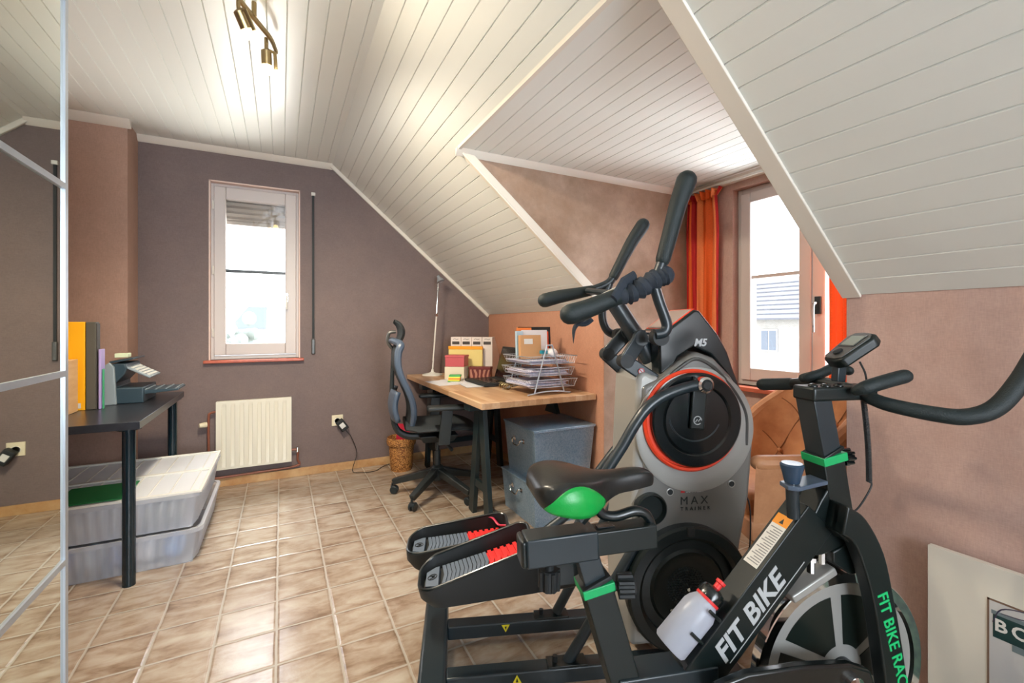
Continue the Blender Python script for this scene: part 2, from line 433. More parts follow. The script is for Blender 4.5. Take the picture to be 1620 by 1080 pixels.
#@@ROOM
# ---------------------------------------------------------------- the room
XL, XK, XD = -1.17, 1.715, 2.42       # left wall, knee wall, dormer window wall
YB, YR = 3.81, -2.3                   # gable wall, wall behind
DY0, DY1 = 0.84, 2.14                 # dormer cheeks
ZC, ZD, ZK, XS = 2.42, 2.04, 1.25, 0.36
sl = (ZC-ZK)/(XK-XS); XDC = XS+(ZC-ZD)/sl   # slope, where the dormer ceiling meets it
struct(box('floor', XL-.2, XD+.2, YR-.2, YB+.3, -0.1, 0, 'floor'))
# gable wall with its window opening
WX0, WX1, WZ0, WZ1 = -0.455, 0.13, 0.905, 2.185
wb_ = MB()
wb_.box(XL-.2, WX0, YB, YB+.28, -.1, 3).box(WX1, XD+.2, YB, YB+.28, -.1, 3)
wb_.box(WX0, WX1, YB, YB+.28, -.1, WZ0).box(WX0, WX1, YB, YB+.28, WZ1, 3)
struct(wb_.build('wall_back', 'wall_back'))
struct(box('wall_left', XL-.2, XL, YR, YB, 0, 2.7, 'wall_left'))
struct(box('wall_chimney', XL, -0.85, 3.58, YB, 0, ZC, 'wall_left'))
rw = MB()
rw.box(XL-.2, -0.3, YR-.2, YR, 0, 2.7).box(1.8, XD, YR-.2, YR, 0, 2.7).box(-0.3, 1.8, YR-.2, YR, 0, 0.65).box(-0.3, 1.8, YR-.2, YR, 2.25, 2.7)
struct(rw.build('wall_rear', 'wall_left'))
struct(box('wall_right', XK, XK+.12, YR, DY0, 0, ZK+.08, 'wall_knee'))
struct(box('wall_desk', XK, XK+.12, DY1, YB, 0, ZK+.08, 'wall_desk'))
ck = [(XDC+.004, ZD+.003), (XD+.15, ZD+.003), (XD+.15, 0), (XK+.003, 0), (XK+.003, ZK+.003)]
struct(MB().prism(ck, DY1-.003, DY1+.06).build('wall_dormer_left', 'wall_cheek'))
struct(MB().prism(ck, DY0-.06, DY0+.003).build('wall_dormer_right', 'wall_knee'))
# dormer window wall
VY0, VY1, VZ0, VZ1 = 0.93, 1.80, 0.80, 1.965
dw = MB().box(XD, XD+.22, DY0, VY0, 0, 2.2).box(XD, XD+.22, VY1, DY1, 0, 2.2).box(XD, XD+.22, VY0, VY1, 0, VZ0).box(XD, XD+.22, VY0, VY1, VZ1, 2.2)
struct(dw.build('wall_dormer_window', 'wall_knee'))
# boarded surfaces: planks as real relief running along Y
def boards(name, p0, p1, y0, y1, pitch=0.0745, back=0.06):
    p0, p1 = Vector(p0), Vector(p1); L = (p1-p0).length; d = (p1-p0)/L
    n = Vector((-d.y, d.x))            # outward (up)
    prof = [(0, 0)]; x = 0
    while x < L-1e-4:
        e = min(x+pitch, L)
        if x > 0: prof += [(x+.0001, .005), (x+.0028, 0)]
        if e < L-1e-4: prof += [(e-.0028, 0), (e-.0001, .005)]
        x = e
    prof += [(L, 0)]
    pts = [p0+d*a+n*b for a, b in prof]
    pts = pts+[p1+n*back, p0+n*back]
    return struct(MB().prism([(q.x, q.y) for q in pts], y0, y1).build(name, 'board', sharp=15))
boards('ceiling', (XL, ZC), (XS, ZC), YR, YB)
boards('ceiling_slope_back', (XS, ZC), (XK, ZK), DY1, YB)
boards('ceiling_slope_front', (XS, ZC), (XK, ZK), YR, DY0)
boards('ceiling_slope_above', (XS, ZC), (XDC, ZD), DY0, DY1)
boards('ceiling_dormer', (XDC, ZD), (XD+.1, ZD), DY0, DY1)
# trims
d_ = Vector((XK-XS, ZK-ZC)).normalized(); n_ = Vector((d_.y, -d_.x))
if n_.y > 0: n_ = -n_
def slope_trim(name, ya, yb, t=0.010, x0=XDC):
    a, b = Vector((x0, ZC-(x0-XS)*sl)), Vector((XK, ZK))
    q = [a, b, b+n_*t, a+n_*t]
    return struct(MB().prism([(v.x, v.y) for v in q], ya, yb).build(name, 'crown', bevel=.003))
slope_trim('trim_1', DY1-.016, DY1+.01)
a, b = Vector((XDC, ZD)), Vector((XK, ZK)); q = [a, b, b-n_*.05+d_*.0, a-n_*.05-d_*.045]
struct(MB().prism([(v.x, v.y) for v in [a, b, b-n_*.05, a-n_*.034+d_*.04]], DY1-.015, DY1-.002).build('trim_10', 'crown', bevel=.002))
slope_trim('trim_2', DY0-.045, DY0+.012)
# gable crown moulding along flat and slope
struct(MB().prism([(YB-.035, ZC), (YB, ZC), (YB, ZC-.04), (YB-.012, ZC-.035)], -0.85, XS, 'x').build('trim_3', 'crown'))
a, b = Vector((XS, ZC)), Vector((XK, ZK)); q = [a, b, b+n_*.03, a+n_*.03+Vector((.0,0))]
struct(MB().prism([(v.x, v.y) for v in q], YB-.022, YB).build('trim_4', 'crown', bevel=.004))
struct(MB().prism([(3.58-.05, ZC), (3.58, ZC), (3.58, ZC-.045), (3.58-.015, ZC-.04)], XL, -0.83, 'x').build('trim_5', 'crown'))
struct(MB().prism([(DY1-.028, ZD), (DY1, ZD), (DY1, ZD-.035), (DY1-.01, ZD-.03)], XDC-.02, XD, 'x').build('trim_6', 'crown'))
struct(MB().prism([(XD-.03, ZD), (XD, ZD), (XD, ZD-.035), (XD-.01, ZD-.03)], DY0, DY1, 'y').build('trim_7', 'crown'))
struct(box('trim_8', XDC-.014, XDC+.002, DY0, DY1, ZD-.008, ZD+.01, 'crown'))
# tiled skirting
struct(box('baseboard_back', -0.85, XK, YB-.012, YB, 0, 0.062, 'base_tile', bevel=.002))
struct(box('baseboard_desk', XK-.012, XK, DY1, YB-.012, 0, 0.062, 'base_tile', bevel=.002))
struct(box('baseboard_dormer', XD-.012, XD, DY0, DY1, 0, 0.062, 'base_tile', bevel=.002))
struct(box('baseboard_right', XK-.012, XK, YR, DY0, 0, 0.062, 'base_tile', bevel=.002))

# gable window
def casement(tagname, axis, u0, u1, z0, z1, w0, fr=.05, sash=.055, bars=(), gl=True):
    """a framed pane in the plane across axis; w0 is the inner face; grows outward"""
    def B(mb, a0, a1, zz0, zz1, w, t):
        if axis == 'y': mb.box(a0, a1, w, w+t, zz0, zz1)
        else: mb.box(w, w+t, a0, a1, zz0, zz1)
    o = MB(); B(o, u0, u0+fr, z0, z1, w0, .07); B(o, u1-fr, u1, z0, z1, w0, .07); B(o, u0+fr, u1-fr, z0, z0+fr, w0, .07); B(o, u0+fr, u1-fr, z1-fr, z1, w0, .07)
    return o, B
w1 = struct(MB().box(WX0, WX1, YB+.058, YB+.06, WZ0, WZ0+.001).build('window_1', 'frame'))
o, B = casement('w', 'y', WX0, WX1, WZ0, WZ1, YB+.055, fr=.026)
o.build('window_frame', 'frame', w1, bevel=.003)
s_ = MB(); a0, a1, b0, b1 = WX0+.026, WX1-.026, WZ0+.03, WZ1-.028
B(s_, a0, a0+.072, b0, b1, YB+.04, .06); B(s_, a1-.075, a1, b0, b1, YB+.04, .06); B(s_, a0+.072, a1-.075, b0, b0+.085, YB+.04, .06); B(s_, a0+.072, a1-.075, b1-.085, b1, YB+.04, .06)
s_.build('sash', 'frame', w1, bevel=.006)
MB().box(a0+.072, a1-.075, YB+.055, YB+.085, 1.54, 1.562).build('glazing_bar', 'grey_steel', w1, bevel=.003)
MB().box(a0+.07, a1-.07, YB+.068, YB+.072, b0+.08, b1-.08).build('pane', 'glass', w1)
h = MB().box(0.028, 0.05, YB+.03, YB+.04, 1.33, 1.40).build('handle_plate', 'chrome', w1, bevel=.003)
MB().tube([(0.039, YB+.03, 1.375), (0.039, YB+.01, 1.375), (0.039, YB+.005, 1.36), (0.039, YB+.005, 1.28)], .007, 8, smooth=3, round_ends=True).build('window_handle', 'plastic_white', h)
for z in (1.1, 1.55, 2.02): MB().tube([(WX0+.02, YB+.045, z-.03), (WX0+.02, YB+.045, z+.03)], .007, 8).build('hinge', 'plastic_white', w1)
shut = MB()
for k in range(7):
    z = 2.17-k*.04
    shut.prism([(YB+.142, z-.002), (YB+.152, z+.018), (YB+.142, z+.039), (YB+.130, z+.018)], WX0+.02, WX1-.02, 'x')
shut.box(WX0+.02, WX1-.02, YB+.128, YB+.15, 1.905, 1.93)
shut.build('roller_shutter', mat('grey_shutter', (150,142,134), 0.5), w1)
struct(MB().box(WX0-.03, WX1+.025, YB-.035, YB+.05, WZ0-.022, WZ0).build('window_sill', 'sill', w1, bevel=.005))
jm = MB().box(WX0, WX0+.008, YB-.001, YB+.055, WZ0, WZ1).box(WX0, WX1, YB-.001, YB+.055, WZ1-.008, WZ1).box(WX1-.008, WX1, YB-.001, YB+.055, WZ0, WZ1)
struct(jm.build('trim_9', 'jamb'))
# dormer window: left sash, mullion, right sash
w2 = struct(MB().box(XD+.06, XD+.062, VY0, VY1, VZ0, VZ0+.001).build('window_2', 'frame'))
o, B = casement('w', 'x', VY0, VY1, VZ0, VZ1, XD+.05, fr=.03); o.build('window_frame', 'frame', w2, bevel=.003)
for a0, a1 in ((1.365+.003, VY1-.03), (VY0+.03, 1.365-.003)):
    s_ = MB(); b0, b1 = VZ0+.03, VZ1-.03; W = .062
    B(s_, a0, a0+W, b0, b1, XD+.03, .06); B(s_, a1-W, a1, b0, b1, XD+.03, .06); B(s_, a0+W, a1-W, b0, b0+W+.01, XD+.03, .06); B(s_, a0+W, a1-W, b1-W, b1, XD+.03, .06)
    so = s_.build('sash', 'frame', w2, bevel=.005)
    MB().box(XD+.045, XD+.075, a0+W, a1-W, 1.425, 1.445).build('glazing_bar', 'frame', so, bevel=.003)
    MB().box(XD+.058, XD+.062, a0+W-.004, a1-W+.004, b0+W, b1-W+.004).build('pane', 'glass', so)
h = MB().box(XD+.018, XD+.03, 1.315, 1.345, 1.21, 1.30).build('handle_plate', 'grey_steel', w2, bevel=.003)
MB().tube([(XD+.03, 1.33, 1.265), (XD-.005, 1.33, 1.265), (XD-.01, 1.335, 1.25), (XD-.01, 1.335, 1.12)], .007, 8, smooth=3, round_ends=True).build('window_handle', 'chrome', h)
MB().box(XD-.07, XD+.05, DY0+.01, DY1-.005, VZ0-.025, VZ0).build('window_sill', 'sill', w2, bevel=.005)
# unseen window behind the camera, added to let in fill light
w3 = struct(MB().box(-.3, 1.8, YR-.12, YR-.118, .65, .651).build('rear_fill_window', 'frame'))
o, B = casement('w', 'y', -.3, 1.8, .65, 2.25, YR-.12, fr=.05); B(o, .73, .78, .7, 2.2, YR-.12, .07); o.build('window_frame', 'frame', w3)
MB().box(-.26, 1.76, YR-.09, YR-.086, .69, 2.21).build('pane', 'glass', w3)
#@@FURN
# ---------------------------------------------------------------- outside
gr = struct(MB().box(-80, 120, 4.5, 160, -4.2, -4).build('ground', mat('pale_ground', (225,225,218), 0.9)))
hs = thing('house', 'pale house with grey roof seen far away through the small window', 'house', (-1.5, 70, -3.4))
box('wall', -4.2, 4.2, 0, 7, 0, 4.3, mat('far_pale_render', (150,152,156), 0.9), hs)
MB().prism([(-4.6, 4.2), (4.6, 4.2), (2.0, 7.1), (-2.4, 7.1)], -.3, 7.3).build('roof', mat('far_slate', (112,120,136), 0.8), hs)
for x in (-2.4, 1.8): box('window', x-.5, x+.5, -.03, .02, 2.2, 3.4, mat('far_window', (110,118,130), 0.4), hs)
box('chimney', 1.2, 1.8, 3, 3.6, 6.6, 8, mat('far_brick', (140,132,130), 0.9), hs)
tr = thing('tree', 'faint leafy tree low in the small window', 'tree', (-3.3, 38, -4))
tm = MB()
for k in range(60):
    tm.ball((random.gauss(0, 1.2), random.gauss(0, 1.2), 3.2+random.gauss(0, .9)), random.uniform(.25, .55), 6)
tm.build('foliage', mat('far_leaves', (138,144,138), 0.9), tr); MB().tube([(0,0,0), (0,0,3)], .2, 8).build('trunk', mat('far_bark', (96,90,84), 0.9), tr)
h2 = thing('house', 'long brick house across the street through the dormer window', 'house', (26, 14.5, -4))
def brick():
    t = NT('far_pale_brick'); v = t.coord(); br = t.n('TexBrick'); br.inputs['Scale'].default_value = 4
    br.inputs['Color1'].default_value = rgb(132,128,124); br.inputs['Color2'].default_value = rgb(142,138,134); br.inputs['Mortar'].default_value = rgb(150,150,146)
    mp = t.n('Mapping'); mp.inputs['Rotation'].default_value = (0, PI/2, PI/2); t.l(v, mp.inputs[0]); t.l(mp.outputs[0], br.inputs['Vector'])
    t.l(br.outputs[0], t.b.inputs['Base Color']); t.b.inputs['Roughness'].default_value = .9; return t.m
box('wall', 0, 8, -9, 9, 0, 5.6, brick(), h2)
MB().prism([(-.5, 5.5), (8.5, 5.5), (6, 8.2), (2.6, 8.2)], -9.6, 9.6).build('roof', mat('far_tile_roof', (124,126,132), 0.85), h2)
rl = MB()
for k in range(9): rl.box(-.5+k*.33, -.46+k*.33, -9.6, 9.6, 5.54+k*.288, 5.60+k*.288)
rl.build('roof_tile_edge', mat('far_tile_edge', (96,98,106), 0.85), h2)
for k, y in enumerate((-6, -3.2, -.4, 2.4, 5.2)):
    for z in (3.6, 0.9):
        f = box('window', -.06, .04, y-.55, y+.55, z, z+1.35, mat('far_frame', (150,150,152), .6) if (k == 0 and z > 3) else bpy.data.materials['far_frame'], h2)
        MB().box(-.08, -.05, y-.45, y-.04, z+.1, z+1.25).box(-.08, -.05, y+.04, y+.45, z+.1, z+1.25).build('pane', mat('far_pane', (88,96,108), .3) if (k == 0 and z > 3) else bpy.data.materials['far_pane'], f)
tm = MB()
for k in range(70): tm.ball((random.gauss(0, .8), random.gauss(0, 1.6), 9.2+random.gauss(0, .6)), random.uniform(.12, .35), 6)
t2 = thing('tree', 'faint tree crown rising behind the brick house roof', 'tree', (38, 19, -4))
tm.build('foliage', 'far', t2) if 'far' in M else tm.build('foliage', bpy.data.materials['far_leaves'], t2)
MB().tube([(0,0,0), (0,0,9)], .25, 8).build('trunk', bpy.data.materials['far_bark'], t2)

# ---------------------------------------------------------------- curtains
def curtain(label, y0, y1, x, z0, z1, nf, tilt, u0, pinch=1.0, xa=.02):
    t = thing('curtain', label, 'curtain', (x, (y0+y1)/2, z0), 0, None)
    W = (y1-y0)
    rows = []; nz, ny = 26, nf*8
    for i in range(nz+1):
        f = i/nz; z = f*(z1-z0-.05)
        wid = W*(1-0.10*math.sin(PI*min(1, f*1.05))*pinch) * (1-.12*max(0, (f-.9)/.1))
        row = []
        for k in range(ny+1):
            s = k/ny
            y = (0.5-s)*wid + tilt*(1-f)
            row.append((xa*(0.6+.5*(1-f))*math.sin(2*PI*nf*s+.7*math.sin(3*f))-.004*math.sin(9*s+5*f), y+.006*math.sin(2*PI*nf*s*2+f*4), z))
        rows.append(row)
    MB().grid(rows, uv=lambda i, k: (u0+k/ny*1.0, i/nz*3)).build('panel', 'curtain', t, sharp=80, solid=.002)
    rows = []
    for i in range(6):
        f = i/5
        rows.append([((xa*.8+.012*f)*math.sin(2*PI*nf*1.6*s+1)*(1+.4*f), (0.5-s)*W*(.86+.22*f), z1-z0-.055+.05*f+.006*math.sin(2*PI*nf*1.6*s)) for s in [k/(nf*14) for k in range(nf*14+1)]])
    MB().grid(rows, uv=lambda i, k: (u0+k/(nf*14), 3+i*.02)).build('gathered_heading', 'curtain', t, sharp=80, solid=.002)
    return t
curtain('orange and red striped curtain hanging left of the dormer window', 1.86, 2.12, 2.375, .03, 2.0, 4, 0, 0.0)
curtain('red curtain strip right of the dormer window, beside the bare wall', .865, 1.235, 2.33, .03, 2.0, 4, 0, 0.62, xa=.022)
ra = thing('curtain_rail', 'thin white curtain rail under the dormer ceiling', 'rail', (2.372, 1.49, 2.003))
MB().box(-.008, .008, -.64, .64, 0, .012).build('track', 'plastic_white', ra)

# ---------------------------------------------------------------- mirrored wardrobe
wd = thing('wardrobe', 'tall wardrobe with mirrored sliding doors and silver strips at the left edge', 'wardrobe', (-.516, 0, 0))
MB().box(-.6, -.05, .05, 1.60, 0, 2.02).build('carcass', 'wardrobe', wd)
for (y0, y1, x) in ((.84, 1.63, 0), (.05, .86, -.03)):
    d = MB().box(x-.018, x-.006, y0+.01, y1-.01, .02, 2.02).build('door', 'wardrobe', wd)
    fr = MB().box(x-.02, x+.004, y1-.018, y1, .01, 2.03).box(x-.02, x+.004, y0, y0+.018, .01, 2.03)
    zz = [.015, .518, 1.022, 1.5225, 2.025]
    for z in zz: fr.box(x-.02, x+.004, y0+.018, y1-.018, max(.01, z-.008), min(2.03, z+.008))
    fr.build('door_frame', 'alu', d)
    for a, b in zip(zz, zz[1:]):
        MB().box(x-.006, x-.001, y0+.018, y1-.018, a+.008, b-.008).build('mirror_pane', 'mirror', d)

# ---------------------------------------------------------------- black side table, printer, files
tb = thing('table', 'black laminate side table on round steel legs beside the mirrored wardrobe', 'table', (-.855, 3.0, 0))
MB().box(-.30, .305, -.505, .505, .697, .731).build('tabletop', 'desk_black', tb, bevel=.002)
for x in (-.255, .255):
    for y in (-.45, .45):
        l = MB().lathe([(.024, .0), (.024, .697)], (x, y, 0), seg=24).build('leg', 'leg_black', tb)
        MB().lathe([(.045, .690), (.045, .697)], (x, y, 0), seg=24).build('mounting_plate', 'leg_black', l)
Z0 = .7315
mf = thing('magazine_file', 'pine plywood magazine file at the front of the black table', 'file', (-.93, 2.65, Z0))
MB().box(-.1, .0, -.09, -.084, 0, .27).build('front_panel', 'pine', mf)
def filebox(name, label, cat, x0, x1, y0, y1, h, m, group=None, cut=0.0, edge=None):
    t = thing(name, label, cat, (x0, y0, Z0), 0, group)
    w, d = x1-x0, y1-y0
    MB().prism([(0, 0), (d, 0), (d, h), (d*.35, h), (0, h-cut)], 0, w, 'x').build('body', m, t, bevel=.002)
    return t
bpy.data.objects.remove(bpy.data.objects['front_panel']); bpy.data.objects.remove(mf)
mf = filebox('magazine_file', 'pine magazine file with finger hole, front of the black table', 'magazine file', -.985, -.885, 2.70, 2.93, .255, 'pine')
MB().lathe([(.013, 0), (.013, .002)], (.075, -.0015, .045), (0,1,0), 20).build('finger_hole', 'rubber', mf)
mf2 = filebox('magazine_file', 'pine magazine file tight against the mirrored wardrobe, partly hidden', 'magazine file', -1.095, -.99, 2.68, 2.93, .25, 'pine')
MB().lathe([(.013, 0), (.013, .002)], (.09, -.0015, .045), (0,1,0), 20).build('finger_hole', 'rubber', mf2)
yf = thing('lever_file', 'tall yellow cardboard file standing behind the pine magazine files', 'file', (-1.03, 2.95, Z0))
MB().box(0, .165, 0, .03, 0, .437).build('cover', mat('yellow_card', (250,180,10), .5), yf, bevel=.002)
MB().box(.1, .15, -.001, 0, .01, .035).build('spine_label', 'label_white', yf)
gb = thing('box_file', 'tall dark grey box file beside the yellow file', 'box file', (-.862, 2.95, Z0))
MB().box(0, .038, 0, .05, 0, .437).build('case', mat('dark_olive_card', (84,82,74), .6), gb, bevel=.003)
MB().box(.038, .042, .005, .048, .0, .43).build('side_flap', mat('charcoal_card', (66,62,58), .6), gb)
lf = thing('folder', 'lilac plastic folder between the grey box file and the printer', 'folder', (-.814, 2.95, Z0))
MB().box(0, .010, 0, .06, 0, .30).build('cover', mat('lilac_plastic', (176,160,216), .4), lf, bevel=.002)
gf = thing('folder', 'thin green folder standing just left of the printer', 'folder', (-.801, 2.96, Z0))
MB().box(0, .003, 0, .02, 0, .2).build('cover', mat('mint_plastic', (70,176,120), .4), gf)
# printer
pr = thing('printer', 'black and silver office printer with tilted keypad and long paper tray', 'printer', (-.835, 3.07, Z0), math.radians(0))
pb, pg = mat('dark_printer_plastic', (48,66,76), .35), mat('grey_printer_plastic', (140,152,158), .35)
MB().prism([(-.0, 0), (.17, 0), (.17, .085), (.05, .085), (.05, .11), (.09, .16), (.10, .19), (.09, .215), (.03, .215), (0, .19)], .02, .30).build('body', pb, pr, bevel=.006)
MB().prism([(-.012, 0), (.06, 0), (.05, .2), (.03, .225), (0, .2), (-.012, .17)], 0, .02).build('side_panel', pg, pr, bevel=.004)
pt = MB().prism([(.15, .04), (.32, .055), (.32, .066), (.15, .066)], .05, .26).build('output_tray', pb, pr, bevel=.003)
for k in range(4): MB().box(.17+k*.045, .176+k*.045, .05, .26, .066, .070).build('tray_rib', pg, pt)
mm = Matrix.Translation((.135, .15, .178)) @ Matrix.Rotation(math.radians(30), 4, 'Y')
kp = MB().box(-.045, .075, -.12, .11, -.012, 0, mm).build('keypad', pg, pr, bevel=.004)
kk = MB()
for i in range(5):
    for j in range(8): kk.box(-.03+i*.02, -.017+i*.02, -.105+j*.025, -.09+j*.025, 0, .003, mm)
kk.build('buttons', 'plastic_white', kp)
MB().prism([(.02, .215), (.12, .235), (.12, .245), (.02, .228)], .04, .28).build('document_feeder', pb, pr, bevel=.003)
cb_ = thing('small_box', 'small pale green box lying on top of the printer', 'box', (-.80, 3.14, Z0+.2455))
MB().box(0, .055, 0, .07, 0, .022).build('carton', mat('pale_green_card', (214,226,190), .6), cb_, bevel=.002)

# ---------------------------------------------------------------- storage boxes
def storage_box(label, z, lidded):
    t = thing('storage_box', label, 'storage box', (-.725, 3.02, z), 0, None)
    def ring(fx, fy, zz, amp=0, n=272):
        hx, hy = .385*fx, .39*fy; pts = []
        per = [(hx, -hy), (hx, hy), (-hx, hy), (-hx, -hy)]
        segs = []
        for i in range(4):
            p, q = Vector(per[i]), Vector(per[(i+1) % 4]); m = n//4
            nrm = Vector(((q-p).y, -(q-p).x)).normalized()
            for k in range(m):
                f = k/m
                off = amp*(1 if (k//2 % 2) else 0) * (1 if .06 < f < .94 else 0)
                v = p.lerp(q, f)+nrm*off
                # rounded corners
                e = min(f, 1-f)
                if e < .06: v = v*(1-.035*(1-e/.06))
                segs.append((v.x, v.y, zz))
        return segs
    h = .17
    rows = [ring(.9, .92, .003, 0), ring(.905, .925, .012, .008), ring(.955, .965, h-.03, .008), ring(.965, .97, h-.022, 0), ring(1, 1, h-.018, 0), ring(1, 1, h, 0), ring(.955, .97, h, 0)]
    mb = MB().grid(rows, close=True); mb.box(-.34, .34, -.355, .355, 0, .003); mb.build('tub', 'clear', t, sharp=50)
    if lidded:
        l = MB().box(-.373, .373, -.378, .378, h-.004, h+.002)
        l.build('lid', 'clear_lid', t, bevel=.002)
        r = MB().box(-.37, .37, -.014, .014, h+.002, h+.010)
        for k in range(-4, 5): r.box(k*.083-.003, k*.083+.003, -.37, .37, h+.002, h+.006)
        r.box(-.383, .383, -.388, -.372, h+.0, h+.012).box(-.383, .383, .372, .388, h+.0, h+.012).box(-.383, -.369, -.372, .372, h, h+.012).box(.369, .383, -.372, .372, h, h+.012)
        r.build('lid_ribs', 'plastic_white', t, bevel=.002)
    return t
storage_box('lower translucent plastic storage box on the floor under the black table', .0, False)
storage_box('upper translucent lidded storage box, stacked on another, green folder on top', .172, True)
cl = [(40,120,200), (150,170,190), (30,70,140), (206,206,210), (50,130,200)]
for k in range(5):
    c = MB(); c.ball((0, 0, .06), (.05, .07, .058), 14)
    o = c.build('folded_cloth', mat('cloth_%d' % k, cl[k], .9, bump=(25, .8)))
    o.location = (-.89+.105*(k % 5), 2.748+.012*(k % 2), .008)
    tag(o, '%s cloth bundle seen through the lower storage box, %s' % (['blue', 'pale grey', 'dark blue', 'white', 'light blue'][k], ['nearest the wardrobe', 'beside a blue one', 'in the middle', 'right of the dark one', 'at the right end'][k]), 'cloth', 'cloths in the lower storage box')
dk = MB().box(-.15, .0, 0, .25, 0, .06).build('tool_case', mat('dark_case', (86,104,110), .5), bevel=.01); dk.location = (-.44, 2.695, .18)
tag(dk, 'dark case showing through the front of the upper storage box', 'case')
fg = MB().box(-.26, 0, 0, .26, 0, .004).build('folder', mat('dark_green_card', (20,120,60), .5)); fg.location = (-.64, 2.645, .357)
tag(fg, 'green card folder lying on the upper storage box', 'folder')

# ---------------------------------------------------------------- radiator, sockets, shutter strap
rd = thing('radiator', 'white ribbed panel radiator under the small window', 'radiator', (-.168, 3.755, .135))
rows = []
nx = 8
xs = []
W = .468; H = .478
pts = []
def rib(x):
    f = (x/W)*8.6-.3
    fr_ = f-math.floor(f)
    return .008 if (.28 < fr_ < .72 and 0.05 < x/W < .95) else 0
xv = [i*W/172 for i in range(173)]
for zf in (0, .03, .06, .09, .91, .94, .97, 1):
    k = 0 if zf in (0, .03, .97, 1) else (1 if zf in (.09, .91) else .4)
    rows.append([(x-W/2, -.012+(-rib(x))*k*-1 if False else -.012+rib(x)*k, zf*H) for x in xv])
mb = MB().grid(rows); mb.box(-W/2, W/2, .0, .045, 0, H); mb.box(-W/2-.004, -W/2+.002, -.014, .045, 0, H); mb.box(W/2-.002, W/2+.004, -.014, .045, 0, H)
mb.box(-W/2, W/2, -.013, 0.0, 0, .012).box(-W/2, W/2, -.013, .0, H-.012, H+.004)
mb.build('panel', 'radiator', rd, sharp=40)
MB().tube([(-W/2, .02, H-.07), (-W/2-.04, .02, H-.08), (-W/2-.05, .02, H-.13), (-W/2-.05, .03, 0), (-W/2-.05, .03, -.06), (0, .035, -.06), (W/2+.04, .035, -.05), (W/2+.045, .03, .0), (W/2+.045, .02, .07), (W/2, .02, .08)], .008, 8, smooth=4).build('pipe', 'copper', rd)
vv = MB().lathe([(.0, 0), (.018, 0), (.019, .012), (.015, .045), (0, .047)], (-W/2-.06, .015, H-.155), (-1,-.4,0), 16).build('thermostat_valve', 'cream', rd)
MB().lathe([(.011, 0), (.011, .035)], (W/2+.045, .02, .06), (0,0,1), 12).build('lockshield_valve', 'chrome', rd)
for x in (-.15, .15): MB().box(x-.01, x+.01, .04, .055, .1, H-.08).build('bracket', 'radiator', rd)
sk = thing('wall_socket', 'white wall socket on the gable wall with a black adapter plugged in', 'socket', (.398, YB, .40))
MB().box(-.042, .042, -.009, 0, -.042, .042).build('cover_plate', 'cream', sk, bevel=.002)
MB().lathe([(.024, .0), (.024, .002), (.021, .002), (.019, -.004), (0, -.004)], (0, -.009, -.004), (0,-1,0), 24).build('socket_insert', 'plastic_white', sk)
ad = thing('power_adapter', 'black plug-in power adapter hanging from the wall socket', 'adapter', (.43, YB-.011, .365))
mm = Matrix.Rotation(math.radians(-35), 4, 'Y')
MB().box(-.03, .03, -.05, 0, -.045, .045, mm).build('housing', 'rubber', ad, bevel=.006)
MB().box(-.018, .018, -.0515, -.05, -.02, .02, mm).build('rating_label', 'label_white', ad)
o = MB().tube([(.455, YB-.03, .325), (.50, YB-.035, .26), (.54, YB-.04, .13), (.50, YB-.09, .012), (.55, YB-.15, .004), (.66, YB-.16, .004), (.74, YB-.07, .004), (.80, YB-.03, .004)], .0028, 6, smooth=6).build('adapter_cable', 'rubber')
tag(o, 'thin black cable running from the adapter down to the floor', 'cable')
st = thing('shutter_strap', 'black roller shutter strap with winder on the wall beside the small window', 'shutter winder', (.222, YB, .93))
MB().box(-.008, .008, -.012, -.004, .10, 1.235).build('strap', 'rubber', st)
MB().box(-.013, .013, -.02, 0, .0, .12).build('winder_box', 'dark_silver', st, bevel=.006)
MB().box(-.015, .015, -.02, 0, 1.225, 1.25).build('guide', 'plastic_white', st, bevel=.003)

# ---------------------------------------------------------------- wicker basket
bk = thing('waste_basket', 'round woven wicker waste basket against the gable wall', 'basket', (.86, 3.615, 0))
MB().lathe([(.082, 0), (.086, .02), (.098, .2), (.112, .205), (.116, .23), (.112, .258), (.104, .262), (.1, .255), (.1, .21), (.085, .02), (0, .02)], seg=40).build('basket', 'wicker', bk)
o = MB().box(-.05, .05, -.004, .004, 0, .33, Matrix.Rotation(math.radians(6), 4, 'Y')).build('red_card', mat('crimson_card', (196,30,60), .5)); o.location = (.85, 3.63, .03); o.rotation_euler = (0, 0, math.radians(-10))
tag(o, 'crimson card standing in the wicker waste basket', 'card')
#@@DESK
# ---------------------------------------------------------------- desk
dk = thing('desk', 'long stave oak worktop desk under the sloping ceiling', 'desk', (1.33, 3.0, 0))
MB().box(-.38, .378, -.80, .80, .70, .735).build('worktop', 'butcher', dk, bevel=.003)
def trestle(label, y, full=True):
    t = thing('trestle', label, 'trestle', (1.33, y, 0), 0, 'black trestles under the desk')
    MB().box(-.36, .34, -.045, .045, .652, .6995).build('top_beam', 'trestle', t, bevel=.003)
    if not full: MB().hexa([(.22,-.07,.59), (.25,-.07,.59), (.25,.07,.59), (.22,.07,.59)], [(.22,-.035,.655), (.25,-.035,.655), (.25,.035,.655), (.22,.035,.655)]).build('end_bracket', 'trestle', t)
    for x in ((-.27, .27) if full else (-.27,)):
        for s in (-1, 1):
            MB().beam((x, s*.03, .65), (x, s*.125, .0), .028, .07, (0,1,0)).build('leg', 'trestle', t, bevel=.002)
        MB().beam((x, -.095, .2), (x, .095, .2), .02, .045).build('spreader', 'trestle', t)
    if full: MB().beam((-.27, .10, .2), (.27, .10, .2), .02, .04).build('rail', 'trestle', t)
    return t
trestle('black wooden trestle under the near end of the desk, beside the galvanised boxes', 2.472, False)
